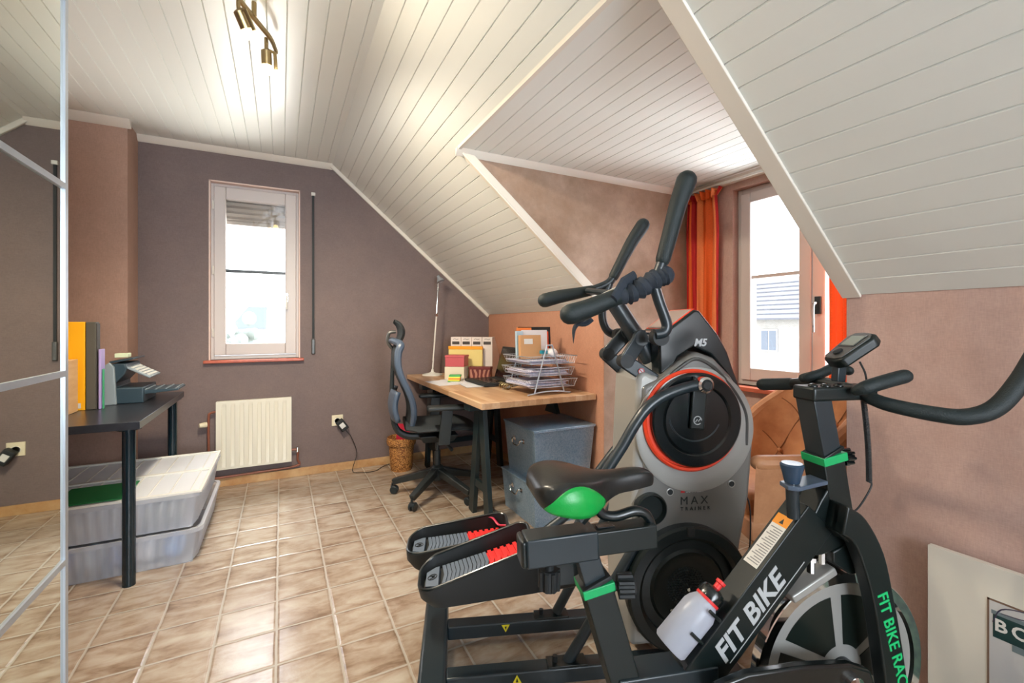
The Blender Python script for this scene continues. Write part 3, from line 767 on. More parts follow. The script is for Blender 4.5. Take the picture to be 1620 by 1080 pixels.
trestle('black wooden trestle under the far end of the desk behind the office chair', 3.45)
ZT = .7355
def on_desk(name, label, cat, loc, rz=0, group=None): return thing(name, label, cat, (loc[0], loc[1], ZT+(loc[2] if len(loc) > 2 else 0)), rz, group)
# magazine files and boxes, turned towards the chair
YW = math.radians(-38)
for k in range(4):
    t = on_desk('magazine_file', ['white magazine file, leftmost of the row on the desk', 'white magazine file, second from left in the row', 'white magazine file, third from left in the row', 'white magazine file, rightmost of the row with its side showing'][k], 'magazine file', (1.236+k*.088*math.cos(YW), 3.5+k*.088*math.sin(YW)), YW, 'white magazine files at the back of the desk')
    MB().prism([(0, 0), (.25, 0), (.25, .17), (.08, .322), (0, .322)], 0, .085, 'x').build('body', mat('white_card', (222,212,206), .6), t, bevel=.002) if k == 0 else MB().prism([(0, 0), (.25, 0), (.25, .17), (.08, .322), (0, .322)], 0, .085, 'x').build('body', bpy.data.materials['white_card'], t, bevel=.002)
    MB().box(.012, .073, -.0015, 0, .262, .286).build('label_window', mat('dark_label', (70,64,62), .4) if k == 0 else bpy.data.materials['dark_label'], t)
    MB().tube([(.02, -.002, .304), (.035, -.002, .308), (.05, -.002, .302), (.065, -.002, .306)], .0015, 5).build('scribble', 'black_print', t)
t = on_desk('document_box', 'yellow document folder with orange top edge before the white files', 'folder', (1.20, 3.455), YW)
MB().box(0, .28, 0, .030, 0, .225).build('body', mat('pale_yellow_card', (226,206,130), .6), t, bevel=.003)
MB().box(-.001, .281, -.001, .031, .225, .25).build('top_band', mat('orange_card', (240,160,30), .5), t, bevel=.002)
t = on_desk('carton', 'white carton under the raspberry red box', 'box', (1.115, 3.30), YW)
MB().box(0, .155, 0, .12, 0, .10).build('body', mat('off_white_card', (214,202,178), .6), t, bevel=.002)
t = on_desk('gift_box', 'raspberry red box stacked on the white carton', 'box', (1.12, 3.30, .101), YW)
MB().box(0, .15, 0, .12, 0, .07).build('body', mat('raspberry_card', (192,86,92), .5), t, bevel=.002)
MB().box(-.003, .153, -.003, .123, .07, .086).build('lid', bpy.data.materials['raspberry_card'], t, bevel=.002)
t = on_desk('decorated_box', 'small dark red patterned box right of the white carton', 'box', (1.298, 3.258), YW)
def pat():
    t_ = NT('burgundy_pattern'); v = t_.coord(); w = t_.n('TexWave'); w.inputs['Scale'].default_value = 9; w.inputs['Distortion'].default_value = 6; t_.l(v, w.inputs[0])
    t_.l(t_.ramp(w.outputs['Fac'], [(.45, rgb(96,36,34)), (.6, rgb(176,120,100))]), t_.b.inputs['Base Color']); return t_.m
MB().box(0, .17, 0, .07, 0, .09).build('body', pat(), t, bevel=.002)
MB().box(-.003, .173, -.003, .073, .075, .096).build('lid', mat('burgundy_card', (112,44,42), .5), t, bevel=.002)
nc = [(60,150,80), (236,200,60), (230,120,50), (240,220,80), (70,170,90)]
for k in range(5):
    o = MB().box(0, .085, 0, .085, 0, .0095).build('sticky_note_pad', mat('note_%d' % k, nc[k], .6)); o.location = (1.085+.002*k, 3.14, ZT+.01*k); o.rotation_euler = (0, 0, YW*.7)
    tag(o, ['green sticky note pad at the bottom of the coloured stack', 'yellow sticky note pad, second from bottom of the stack', 'orange sticky note pad in the middle of the stack', 'pale yellow sticky note pad just under the top green one', 'green sticky note pad on top of the coloured stack'][k], 'notepad', 'sticky note pads before the white carton')
for k, (x, y, r) in enumerate(((1.0, 2.98, 4), (1.13, 2.80, -6), (1.16, 3.0, 12))):
    o = MB().box(-.03, .18, -.0, .29 if k != 1 else .2, 0, .0015).build('paper_sheet', 'paper'); o.location = (x, y, ZT+.0018*k); o.rotation_euler = (0, 0, math.radians(r))
    tag(o, ['white paper sheet at the outer desk edge', 'white paper sheet nearest the laptop base', 'white paper sheet crossing over another on the desk'][k], 'paper')
t = on_desk('laptop', 'open black laptop on the desk left of the letter trays', 'laptop', (1.45, 2.94, .006))
MB().box(-.24, 0, -.18, .18, 0, .02).build('base', 'rubber', t, bevel=.003)
mm = Matrix.Rotation(math.radians(17), 4, 'Y')
s_ = MB().box(-.004, .006, -.18, .18, .012, .26, mm).build('screen_lid', 'rubber', t, bevel=.003)
MB().box(-.006, -.004, -.168, .168, .028, .245, mm).build('display', 'gloss_black', s_)
kb = MB()
for i in range(5):
    for j in range(12): kb.box(-.2+i*.026, -.18+i*.026, -.16+j*.027, -.138+j*.027, .02, .022)
kb.build('keys', 'gloss_black', t)
# clutter by the laptop
t = on_desk('cable_coil', 'small coil of metallic cable between laptop and letter trays', 'cable', (1.30, 2.62, .0))
MB().tube([(.022*math.cos(a*.7), -.06+a*.0035, .022+.018*math.sin(a*.7)) for a in range(40)], .004, 6).build('coil', 'nickel', t)
# letter trays
tr = on_desk('letter_tray', 'silver wire letter tray rack with three levels near the desk front', 'letter tray', (1.43, 2.46))
for yy in (-.17, .16):
    rk = MB().tube([(-.15, yy, .007), (-.05, yy, .02), (.05, yy, .02), (.15, yy, .007)], .0045, 8, smooth=4)
    rk.tube([(-.105, yy, .012), (-.06, yy, .16), (-.022, yy, .285), (-.012, yy, .296), (.012, yy, .296), (.022, yy, .285), (.06, yy, .16), (.105, yy, .012)], .0045, 8, smooth=4)
    rk.build('side_frame', 'alu', tr)
for k, z in enumerate((.045, .115, .185)):
    sh = .02*((k+1) % 2)
    t_ = MB()
    x0, x1, y0, y1 = -.135+sh*.5, .16+sh, -.165, .155
    for (zz, g) in ((z, .0), (z+.045, .022)):
        loop = [(x0-g, y0-g*.2, zz), (x1+g, y0-g*.2, zz), (x1+g, y1+g*.2, zz), (x0-g, y1+g*.2, zz), (x0-g, y0-g*.2, zz)]
        t_.tube(loop, .0028 if zz > z else .002, 6)
    for j in range(15):
        y = y0+j*(y1-y0)/14; t_.tube([(x0-.022, y, z+.045), (x0, y, z), (x1, y, z), (x1+.022, y, z+.045)], .0011, 4)
    for j in range(16):
        x = x0+j*(x1-x0)/15
        t_.tube([(x, y0, z+.045), (x, y0, z), (x, y1, z), (x, y1, z+.045)], .0011, 4)
    t_.build('wire_tray', 'alu', tr)
pc = [(198,198,222), (212,210,226), (190,196,220)]
for k, z in enumerate((.045, .115, .185)):
    n = 5 if k < 2 else 3
    for j in range(n):
        o = MB().box(-.125, .145, -.145, .14, 0, .0045).build('paper_stack', bpy.data.materials['sheet_%d' % (j % 3)] if (k or j > 2) else mat('sheet_%d' % j, pc[j], .6)); o.location = (1.42+random.uniform(-.02, .015), 2.45+random.uniform(-.01, .01), ZT+z+.004+j*.0058); o.rotation_euler = (0, 0, random.uniform(-.04, .04))
        tag(o, 'loose papers in the %s wire tray, %s' % (['bottom', 'middle', 'top'][k], ['lowest of the pile', 'second from the bottom', 'third from the bottom', 'second from the top', 'topmost of the pile'][j]), 'papers', 'paper piles in the letter trays')
o = MB().box(-.04, .15, 0, .02, 0, .0035).build('envelope', mat('mauve_paper', (206,150,190), .6)); o.location = (1.50, 2.36, ZT+.115+.035); tag(o, 'mauve envelope sticking out right of the middle tray', 'envelope')
zt = ZT+.185+.027
def stand(name, label, cat, x0, x1, y, h, th, m, lean=8):
    t = thing(name, label, cat, (x0, y, zt)); mm = Matrix.Rotation(math.radians(-lean), 4, 'X')
    MB().box(0, x1-x0, 0, th, 0, h, mm).build('cover', m, t, bevel=.001); return t
t = stand('cardboard_mailer', 'brown cardboard mailer with a white address label in the top tray', 'mailer', 1.295, 1.44, 2.40, .145, .03, mat('kraft_card', (196,150,104), .7), 4)
MB().box(.025, .085, -.0015, 0, .09, .122, Matrix.Rotation(math.radians(-4), 4, 'X')).build('address_label', 'label_white', t)
stand('folder', 'bright orange red folder standing in the top tray behind the mailer', 'folder', 1.36, 1.56, 2.50, .165, .012, mat('orange_red_card', (226,74,24), .5), 5)
stand('folder', 'pale orange folder with white papers, left rear of the top tray', 'folder', 1.335, 1.44, 2.515, .19, .012, mat('pale_orange_card', (232,130,60), .5), 4)
stand('folder', 'light blue folder edge at the left end of the top tray', 'folder', 1.30, 1.345, 2.46, .17, .02, mat('pale_blue_card', (170,196,214), .5), 3)
stand('folder', 'black portfolio standing highest behind the letter tray papers', 'folder', 1.36, 1.60, 2.545, .195, .01, 'rubber', 3)
stand('folder', 'white paper bundle leaning in the top tray behind the mailer', 'folder', 1.345, 1.53, 2.47, .175, .01, 'paper', 4)
o = MB().ball((0,0,0), (.035, .03, .03), 14).build('paper_ball', 'paper'); o.location = (1.52, 2.40, zt+.03); tag(o, 'crumpled white paper lump at the right of the top tray', 'paper')
o = MB().lathe([(0,0), (.03,0), (.036,.045), (.033,.05), (.028,.006), (0,.006)]).build('small_bowl', 'plastic_white'); o.location = (1.515, 2.46, zt+.005); tag(o, 'small white bowl at the back right of the top tray', 'bowl')
o = MB().box(0, .04, 0, .03, 0, .02).build('sticker_pack', mat('teal_card', (20,130,150), .5)); o.location = (1.42, 2.36, zt+.03); tag(o, 'little teal packet behind the wire frame apex', 'packet')
# articulated lamp with springs
lp = on_desk('desk_lamp', 'white articulated desk lamp standing in the desk corner by the gable wall', 'lamp', (1.13, 3.66))
MB().lathe([(0,0), (.085,0), (.085,.008), (.03,.018), (.012,.03), (.010,.05), (0,.05)]).build('base', 'plastic_white', lp)
MB().tube([(0,0,.04), (.008,0,.12), (.01,0,.14)], .006, 8).build('stem', 'plastic_white', lp)
a = MB()
for s in (-.007, .007): a.tube([(.006, s, .12), (.035, s, .50)], .004, 8)
a.build('lower_arm', 'plastic_white', lp)
MB().lathe([(.014,-.012), (.014,.012)], (.036, 0, .505), (0,1,0), 16).build('elbow', 'chrome', lp)
MB().tube([(.036,0,.51), (.052,0,.80)], .0035, 8).build('upper_arm', 'chrome', lp)
MB().tube([(.048+.009*math.cos(k*1.1), .009*math.sin(k*1.1), .70+k*.0023) for k in range(50)], .0018, 5).build('spring', 'chrome', lp)
MB().lathe([(.012,0), (.016,.02), (.034,.05), (.036,.055), (.03,.05), (0,.03)], (.048, 0, .835), (.3,-.3,-.8), 18).build('lamp_head', 'alu', lp)
o = MB().tube([(1.715-.02, 2.9, 1.06), (1.70, 2.6, 1.02), (1.70, 2.35, .98), (1.70, 2.3, .75)], .003, 6, smooth=5).build('wall_cable', 'rubber'); bpy.data.objects.remove(o)

# galvanised boxes
def gbox(label, z, x0, x1, y0, y1, h, tap, lid):
    t = thing('metal_box', label, 'metal box', (0, 0, z), 0, None)
    b = [(x0+tap, y0+tap, 0), (x1-tap, y0+tap, 0), (x1-tap, y1-tap, 0), (x0+tap, y1-tap, 0)]
    tp = [(x0, y0, h), (x1, y0, h), (x1, y1, h), (x0, y1, h)]
    MB().hexa(b, tp).build('body', 'galv', t, bevel=.002)
    MB().tube([(x0, y0, h-.004), (x1, y0, h-.004), (x1, y1, h-.004), (x0, y1, h-.004), (x0, y0, h-.004)], .005, 8).build('rolled_rim', 'galv', t)
    if lid: MB().box(x0-.006, x1+.006, y0-.006, y1+.006, h, h+.006).build('lid', 'galv', t, bevel=.002)
    ym = (y0+y1)/2
    hz = h*.72
    xw = x0+tap*(1-hz/h)-.004
    hd = MB().tube([(xw, ym+.055, hz), (xw-.02, ym+.05, hz+.004), (xw-.024, ym+.03, hz-.025), (xw-.024, ym-.03, hz-.025), (xw-.02, ym-.05, hz+.004), (xw, ym-.055, hz)], .004, 8, smooth=4).build('handle', 'chrome', t)
    for s in (-1, 1): MB().box(xw-.002, xw+.003, ym+s*.055-.014, ym+s*.055+.014, hz-.012, hz+.012).build('handle_plate', 'chrome', hd)
    return t
gbox('lower galvanised metal box on the floor under the desk, carrying another', 0, 1.262, 1.70, 2.185, 2.60, .245, .018, False)
gbox('upper galvanised metal box with closed lid under the desk front', .247, 1.275, 1.695, 2.20, 2.585, .30, .022, True)

# ---------------------------------------------------------------- office chair
oc = thing('office_chair', 'black mesh office swivel chair with headrest pulled up to the desk', 'office chair', (.95, 2.965, 0), math.radians(-10))
R0 = math.radians(10)
base = MB().lathe([(.035,.10), (.045,.13), (.04,.19), (.028,.20), (0,.20)], seg=20).build('base_hub', 'chair_black', oc)
for k in range(5):
    a = math.radians(222+72*k)+R0; dx, dy = math.cos(a), math.sin(a); nx_, ny_ = -dy, dx
    MB().hexa([(dx*.03+nx_*.022, dy*.03+ny_*.022, .13), (dx*.03-nx_*.022, dy*.03-ny_*.022, .13), (dx*.30-nx_*.015, dy*.30-ny_*.015, .062), (dx*.30+nx_*.015, dy*.30+ny_*.015, .062)],
              [(dx*.03+nx_*.026, dy*.03+ny_*.026, .185), (dx*.03-nx_*.026, dy*.03-ny_*.026, .185), (dx*.315-nx_*.02, dy*.315-ny_*.02, .098), (dx*.315+nx_*.02, dy*.315+ny_*.02, .098)]).build('base_arm', 'chair_black', oc, bevel=.006)
    c = (dx*.31, dy*.31, .027)
    cs = MB()
    cs.tube([(c[0], c[1], .05), (c[0], c[1], .075)], .008, 8)
    for s in (-1, 1): cs.lathe([(0,-.009), (.022,-.009), (.027,-.005), (.027,.005), (.022,.009), (0,.009)], (c[0]-dx*.012+nx_*s*.013, c[1]-dy*.012+ny_*s*.013, c[2]), (nx_, ny_, 0), 18)
    cs.box(c[0]-.012, c[0]+.012, c[1]-.012, c[1]+.012, .035, .056)
    cs.build('caster', 'grey_steel', oc)
MB().lathe([(.022,.19), (.022,.30), (.014,.30), (.014,.42)], seg=16).build('gas_lift', 'chair_black', oc)
MB().hexa([(-.10,-.07,.37), (.10,-.07,.37), (.10,.07,.37), (-.10,.07,.37)], [(-.13,-.1,.42), (.13,-.1,.42), (.13,.1,.42), (-.13,.1,.42)]).build('mechanism', 'chair_black', oc, bevel=.008)
MB().tube([(.0,-.06,.39), (.03,-.17,.385), (.06,-.24,.36)], [.006,.007,.012], 8).build('lever', 'chair_black', oc)
rows = []
for i in range(13):
    x = -.22+.46*i/12; zc = .485-.035*max(0, (x-.12)/.12)**2+.01*(x < -.15)
    hw = .235*(1-.25*max(0, (abs(x-.01)-.15)/.09)**2)
    row = [(x, hw*math.cos(a), zc+(.035 if math.sin(a) > 0 else .03)*math.sin(a)*(1-.15*math.cos(a)**2)) for a in [2*PI*j/24 for j in range(24)]]
    rows.append(row)
mb = MB().grid(rows, close=True); mb.bm.faces.new([v for v in mb.bm.verts][:24]); mb.bm.faces.new([v for v in mb.bm.verts][-24:])
mb.build('seat', 'chair_mesh', oc, sharp=60)
# back frame, S curve
def bx_(z): # x of backrest surface vs height
    t = (z-.5)/.58
    return -.195-.02*math.sin(PI*t)*1.2-.05*t+(.035*math.sin(PI*min(1, t)*2))
zz = [.50,.58,.66,.74,.82,.90,.98,1.03]
for s in (-1, 1):
    MB().tube([(bx_(z)+.012, s*(.15+.07*math.sin(PI*(z-.47)/.62)), z) for z in zz]+[(bx_(1.03)-.03, s*.09, 1.052), (bx_(1.03)-.045, 0, 1.05)], [.016,.02,.02,.02,.02,.022,.024,.024,.02,.016], 10, smooth=4).build('back_frame', 'chair_blue', oc)
rows = [[(bx_(z)+.012-.03*math.cos(PI*y/.5), y*(math.sin(PI*(z-.47)/.62)*.45+.7), z) for y in [-.2+.4*k/16 for k in range(17)]] for z in [.5+.53*k/20 for k in range(21)]]
MB().grid(rows).build('mesh_back', 'chair_mesh', oc, solid=.006)
MB().tube([(-.10,0,.40), (-.22,0,.42), (-.285,0,.50), (-.30,0,.70), (-.295,0,.90), (-.29,0,1.0)], [.022,.024,.02,.016,.013,.014], 10, smooth=4).build('spine', 'chair_black', oc)
lb = MB()
rows = [[(-.262-.03*math.cos(PI*y/.36)-.02*math.sin(PI*(z-.54)/.19), y, z) for y in [-.17+.34*k/14 for k in range(15)]] for z in [.54+.19*k/8 for k in range(9)]]
lb.grid(rows).build('lumbar_pad', 'chair_blue', oc, solid=.03)
hp = MB()
rows = []
for k in range(13):
    a = math.radians(-68+136*k/12); cx, cz = -.315+.075*math.cos(a), 1.105+.075*math.sin(a)*1.05
    n = (math.cos(a), math.sin(a)); th = .022*math.cos(a*.95)+.006; hw = .125*math.cos(a*.55)
    rows.append([(cx+n[0]*th*math.sin(b)*.9, hw*math.cos(b), cz+n[1]*th*math.sin(b)*.9) for b in [2*PI*j/18 for j in range(18)]])
hp.grid(rows, close=True); hp.build('headrest', 'chair_mesh', oc, sharp=70)
MB().tube([(-.29,0,.99), (-.325,0,1.04), (-.318,0,1.10), (-.275,0,1.11)], .011, 8, smooth=4).build('headrest_bracket', 'dark_silver', oc)
for s in (-1, 1):
    ar = MB().hexa([(-.03, s*.27, .40), (.045, s*.27, .40), (.045, s*.245, .40), (-.03, s*.245, .40)], [(-.01, s*.285, .62), (.06, s*.285, .62), (.06, s*.255, .62), (-.01, s*.255, .62)])
    ar.beam((.01, s*.08, .41), (.01, s*.262, .41), .06, .02)
    ar = ar.build('armrest_post', 'chair_black', oc, bevel=.005)
    MB().box(-.10, .15, s*.27-.042, s*.27+.042, .62, .65).build('armrest_pad', 'chair_black', ar, bevel=.012)
#@@ARM
# ---------------------------------------------------------------- armchair in the dormer
ac = thing('armchair', 'tan leather tub armchair with button tufted back by the dormer window', 'armchair', (1.945, 1.233, 0), math.radians(152))
# local +x is where it faces
def shell(r, off, lo, hi):
    pass
NA = 40
def rim_z(a):      # a from the back centre, 0..1
    return .86-.0*a if a < .28 else (.86-(.86-.635)*min(1, (a-.28)/.37) )
def path(f):       # f -1..1 around the tub, round back, straight arms
    a = abs(f); s = 1 if f > 0 else -1
    if a < .5:
        t = a/.5*PI/2; return (-.05-.24*math.cos(t), s*.285*math.sin(t))
    t = (a-.5)/.5; return (-.05+.30*t, s*(.285+.005*t))
fs = [-1+2*k/NA for k in range(NA+1)]
outer, inner = [], []
for j in range(9):
    v = j/8; ro, ri = [], []
    for f in fs:
        x, y = path(f); zt_ = rim_z(abs(f)); z = .40+(zt_-.40)*v
        fl = 1+.10*v
        ro.append((x*fl-.02*v, y*fl, z)); d = Vector((x+.02, y)).normalized()*.055
        tuft = .012*math.sin(abs(f)*26)*math.sin(v*14) if v < .95 else 0
        ri.append((x*fl-.02*v-d.x*(1+tuft*8) , y*fl-d.y*(1+tuft*8), z))
    outer.append(ro); inner.append(ri)
mb = MB(); full = outer+inner[::-1]
mb.grid(full); n_r = len(full); L = len(fs)
vs = list(mb.bm.verts)
for e in (0, L-1): mb.bm.faces.new([vs[i*L+e] for i in range(n_r)])
mb.bm.verts.ensure_lookup_table()
mb.build('tub_shell', 'leather', ac, bevel=0, sharp=70)
top = [(lambda x, y, z: (x*1.10-.02-.0*x, y*1.10*.985-.0, z))(*path(f), rim_z(abs(f))) for f in fs]
mid = [((o_[0]+i_[0])/2, (o_[1]+i_[1])/2, o_[2]) for o_, i_ in zip(outer[-1], inner[-1])]
MB().tube(mid, .028, 10, round_ends=True).build('rolled_edge', 'leather', ac)
MB().prism([(-.24,-.19), (-.1,-.235), (.26,-.235), (.26,.235), (-.1,.235), (-.24,.19)], .36, .50, 'z').build('seat_cushion', 'leather', ac, bevel=.03)
MB().prism([(-.29,-.2), (-.1,-.29), (.26,-.29), (.26,.29), (-.1,.29), (-.29,.2)], .33, .41, 'z').build('seat_base', 'leather', ac, bevel=.01)
sm = MB()
btn = [(f, v) for v, ff in ((.35, (-.36,-.12,.12,.36)), (.68, (-.24,0,.24))) for f in ff]
for f, v in btn:
    x, y = path(f); z = .40+(rim_z(abs(f))-.40)*v; fl = 1+.1*v; d = Vector((x+.02, y)).normalized()*.062
    MB().ball((x*fl-.02*v-d.x, y*fl-d.y, z), .011, 10).build('button', 'leather', ac)
def pin(f, v):
    x, y = path(f); z = .40+(rim_z(abs(f))-.40)*v; fl = 1+.1*v; d = Vector((x+.02, y)).normalized()*.057
    return (x*fl-.02*v-d.x, y*fl-d.y, z)
for (f, v) in btn:
    for df in (-.12, .12):
        for dv in ((.33,) if v < .5 else (.28,)):
            p = [pin(f+df*t, min(.97, v+dv*t)) for t in (0,.25,.5,.75,1)]; sm.tube(p, .0022, 5)
        if v < .5: sm.tube([pin(f+df*t, v-.3*t) for t in (0,.33,.66,1)], .0022, 5)
sm.build('tufting_seams', mat('leather_seam', (130,84,54), .6), ac)
for x, y in ((.2,.2), (.2,-.2), (-.2,.17), (-.2,-.17)):
    MB().tube([(x*.85, y*.85, .34), (x*1.15, y*1.2, 0)], [.02, .011], 12).build('leg', 'wood_leg', ac)

# ---------------------------------------------------------------- ceiling track light
RZ = ZC-.055
tk = thing('track_light', 'brushed nickel ceiling track light with swivel spotlights', 'ceiling light', (0, 0, 0))
r1 = at_z(437, 82, RZ); r0 = at_z(373, -20, RZ); dr = (r0-r1)
rail = [r1, r1+dr*.25+Vector((.012,0,0)), r1+dr*.5, r1+dr*1.0+Vector((-.02,0,0)), r1+dr*1.8, r1+dr*2.8, r1+dr*3.6+Vector((.03,0,0)), r1+dr*4.4]
MB().tube(rail, .008, 8, smooth=4, flat=1.6).build('rail', 'nickel', tk)
for f in (.6, 2.2, 3.8):
    p = r1+dr*f; MB().tube([(p.x, p.y, RZ), (p.x, p.y, ZC)], .009, 8).build('ceiling_mount', 'nickel', tk)
def spot(p, d, energy, cone=100):
    p = Vector(p); d = Vector(d).normalized()
    MB().tube([p, p+Vector((0,0,-.035)), p+Vector((0,0,-.05))+d*.005], .007, 8).build('spot_stem', 'nickel', tk)
    q = p+Vector((0,0,-.05))
    sd = d.cross(Vector((0,0,1)));
    if sd.length < .1: sd = Vector((1,0,0))
    sd.normalize()
    b = MB(); b.lathe([(.012,0), (.02,.006), (.02,.07), (.017,.07), (.012,.03), (0,.03)], q, d, 16)
    bd = b.build('spot_body', 'nickel', tk)
    MB().tube([q+sd*.005, q+sd*.034+d*.01, q+sd*.036+d*.075], .004, 6, flat=2).build('spot_yoke', 'nickel', tk)
    MB().lathe([(0,.055), (.018,.055), (.026,.085), (.027,.092), (0,.094)], q, d, 18).build('bulb', 'bulb', tk)
    l = light('spot_lamp', 'SPOT', q+d*.11, energy, (1.0, .86, .66), q+d*2, spot_size=math.radians(cone), spot_blend=.8, shadow_soft_size=.03)
    l.parent = tk
sp1 = at_z(421, 60, RZ); sp2 = at_z(377, -6, RZ)
spot(sp1, (.04, .12, -1), 75, 150)
spot(sp2, (.42, .30, -.9), 75, 150)
p3, p4 = r1+dr*2.5, r1+dr*3.9
spot(p3, (.9, .25, -.55), 32, 130)
spot(p4, (-.1, -.4, -.9), 26, 130)

# ---------------------------------------------------------------- framed poster on the right
ps = thing('poster', 'large white mounted poster leaning against the right wall, lower right', 'poster', (XK-.045, .609, 0))
MB().box(0, .02, -1.0, 0, 0, .515).build('panel', mat('glossy_white_mount', (222,218,206), .18), ps, bevel=.001)
X = -.0012
pc_ = MB().box(X, 0, -.9, -.124, .03, .43).build('picture', mat('picture_grey', (196,196,196), .25), ps)
MB().box(X-.0004, X, -.9, -.124, .425, .43).box(X-.0004, X, -.128, -.124, .03, .43).build('picture_border', mat('bronze_line', (120,96,80), .4), ps)
MB().prism([(-.135,.395), (-.9,.395), (-.9,.332), (-.135,.332)], X-.0005, X, 'x').build('painted_sign', mat('dark_green_ink', (34,62,62), .3), ps)
MB().prism([(-.132,.402), (-.9,.402), (-.9,.392), (-.132,.392)], X-.0008, X, 'x').build('sign_moulding', mat('grey_ink', (110,124,130), .3), ps)
MB().prism([(-.17,.332), (-.9,.332), (-.9,.315), (-.17,.315)], X-.0008, X, 'x').build('sign_moulding', bpy.data.materials['grey_ink'], ps)
MB().prism([(-.195,.30), (-.9,.30), (-.9,.03), (-.195,.03)], X-.0005, X, 'x').build('painted_foliage', mat('foliage_ink', (30,70,64), .3, var=(30,(90,130,110))), ps)
MB().tube([(X, -.135, .37), (X, -.15, .41), (X, -.19, .425), (X, -.23, .42), (X, -.19, .405), (X, -.15, .40)], .0016, 5, smooth=4).build('painted_scroll', mat('ink_line', (50,44,70), .4), ps)
text('lettering', 'BOU', .044, 'label_white', ps, (X-.0012, -.137, .352), (0,-1,0), (0,0,1), bold=.001, extrude=.0003, space=1.3)
#@@M5
# ---------------------------------------------------------------- cardio trainer
FM = Frame(-.26, 1.5, 6.9)
mx = thing('elliptical_trainer', 'grey and black elliptical cardio trainer with orange ringed wheel', 'exercise machine', FM.loc, FM.rz)
P = FM.at; AZ = FM.az
MB().box(-.043, .043, -.26, .26, .0, .085).build('rear_stabilizer', 'grey_steel', mx, bevel=.012)
MB().box(.90, .975, -.22, .26, .0, .07).build('front_stabilizer', 'grey_steel', mx, bevel=.012)
for s in (-1, 1):
    rl = MB().box(.043, .91, s*.118-.026, s*.118+.026, .03, .078).build('base_rail', 'grey_steel', mx, bevel=.005)
    pl = MB().box(.36, .485, s*.118-.025, s*.118+.025, .078, .084).build('mounting_plate', 'black_metal', rl, bevel=.001)
    MB().lathe([(.008,0), (.008,.018), (.004,.018)], (.385, s*.118, .084), seg=8).build('bolt', 'rubber', pl)
    y = s*.118-.0265
    MB().prism([(.235,.072), (.265,.072), (.25,.045)] if s > 0 else [(.245,.045), (.275,.045), (.26,.072)], y-.0006, y, 'y').build('warning_sticker', 'yellow', rl)
    MB().prism([(.246,.066), (.254,.066), (.25,.053)] if s > 0 else [(.256,.05), (.264,.05), (.26,.064)], y-.0012, y-.0006, 'y').build('warning_symbol', 'black_print', rl)
    top_ = P(985, 770, .115) if s > 0 else P(1012, 852, -.115)
    bot_ = P(880, 968, .115) if s > 0 else P(892, 1056, -.115)
    MB().tube([bot_, top_], .0175, 16).build('frame_strut', 'grey_steel', mx)
# silver body
out = [(1017,612), (1046,598), (1075,572), (1103,556), (1130,566), (1155,592), (1180,628), (1191,655), (1192,705), (1186,785), (1172,862), (1160,960), (1150,1005), (1010,1005), (1000,935), (1003,800), (1019,760)]
prof = [AZ(x, y, -.12) for x, y in out]
MB().prism(prof, -.12, .12).build('side_shell', 'silver', mx, bevel=.014, sharp=30)
cen = Vector((.853, .80))
band = [(1050,606), (1078,582), (1103,568), (1128,578), (1152,602), (1174,634), (1184,662), (1184,705)]
bp = [AZ(x, y, -.134) for x, y in band]
MB().tube([(a, -.1225, z) for a, z in bp], .006, 8, smooth=5).build('contour_trim', 'dark_silver', mx)
# rear column facing the rider
rc = [(AZ(1017,612,-.12)[0], .80), (.70,.84), (.70,.12), (.655,.12), (.645,.40), (.652,.62), (.66,.76)]
MB().prism([(.72,.985), (.69,1.0), (.664,.985), (.655,.80), (.648,.60), (.632,.45), (.632,.3), (.64,.10), (.74,.10), (.74,.985)], -.108, .108).build('rear_column', 'silver_light', mx, bevel=.016)
# console
con = [(1060,606), (1048,590), (1047,545), (1058,524), (1104,489), (1112,491), (1141,528), (1157,557), (1168,590), (1181,622), (1178,630), (1153,590), (1130,562), (1103,549), (1078,566)]
cp = [AZ(x, y, -.115) for x, y in con]
MB().prism(cp, -.095, .095).build('console_shroud', 'gloss_black', mx, bevel=.012)
MB().prism([AZ(1049,600,-.12), AZ(1076,574,-.12), AZ(1103,556,-.12), AZ(1130,566,-.12), AZ(1150,590,-.12), AZ(1150,640,-.12), AZ(1049,640,-.12)], -.112, .112).build('upper_body', 'silver', mx, bevel=.01)
a = Vector(AZ(1059, 521, -.10)); b = Vector(AZ(1103, 487.5, -.10)); dd = (b-a).normalized(); nn = Vector((-dd.y, dd.x))
q = [a+dd*.004, b-dd*.008, b-dd*.008+nn*.004, a+dd*.004+nn*.004]
MB().prism([(v.x, v.y) for v in q], -.075, .075).build('console_screen', mat('console_face', (176,160,154), .25), mx, bevel=.002)
MB().prism([(v.x, v.y) for v in [a, b-dd*.002, b-dd*.002+nn*.002, a+nn*.002]], -.086, .086).build('screen_surround', 'orange', mx, bevel=.001)
pos = P(1098, 547, -.0965)
text('model_lettering', 'M5', .034, 'white_print', mx, (pos.x, -.0958, pos.z), (1,0,.0), (0,0,1), shear=.25, bold=.0012)
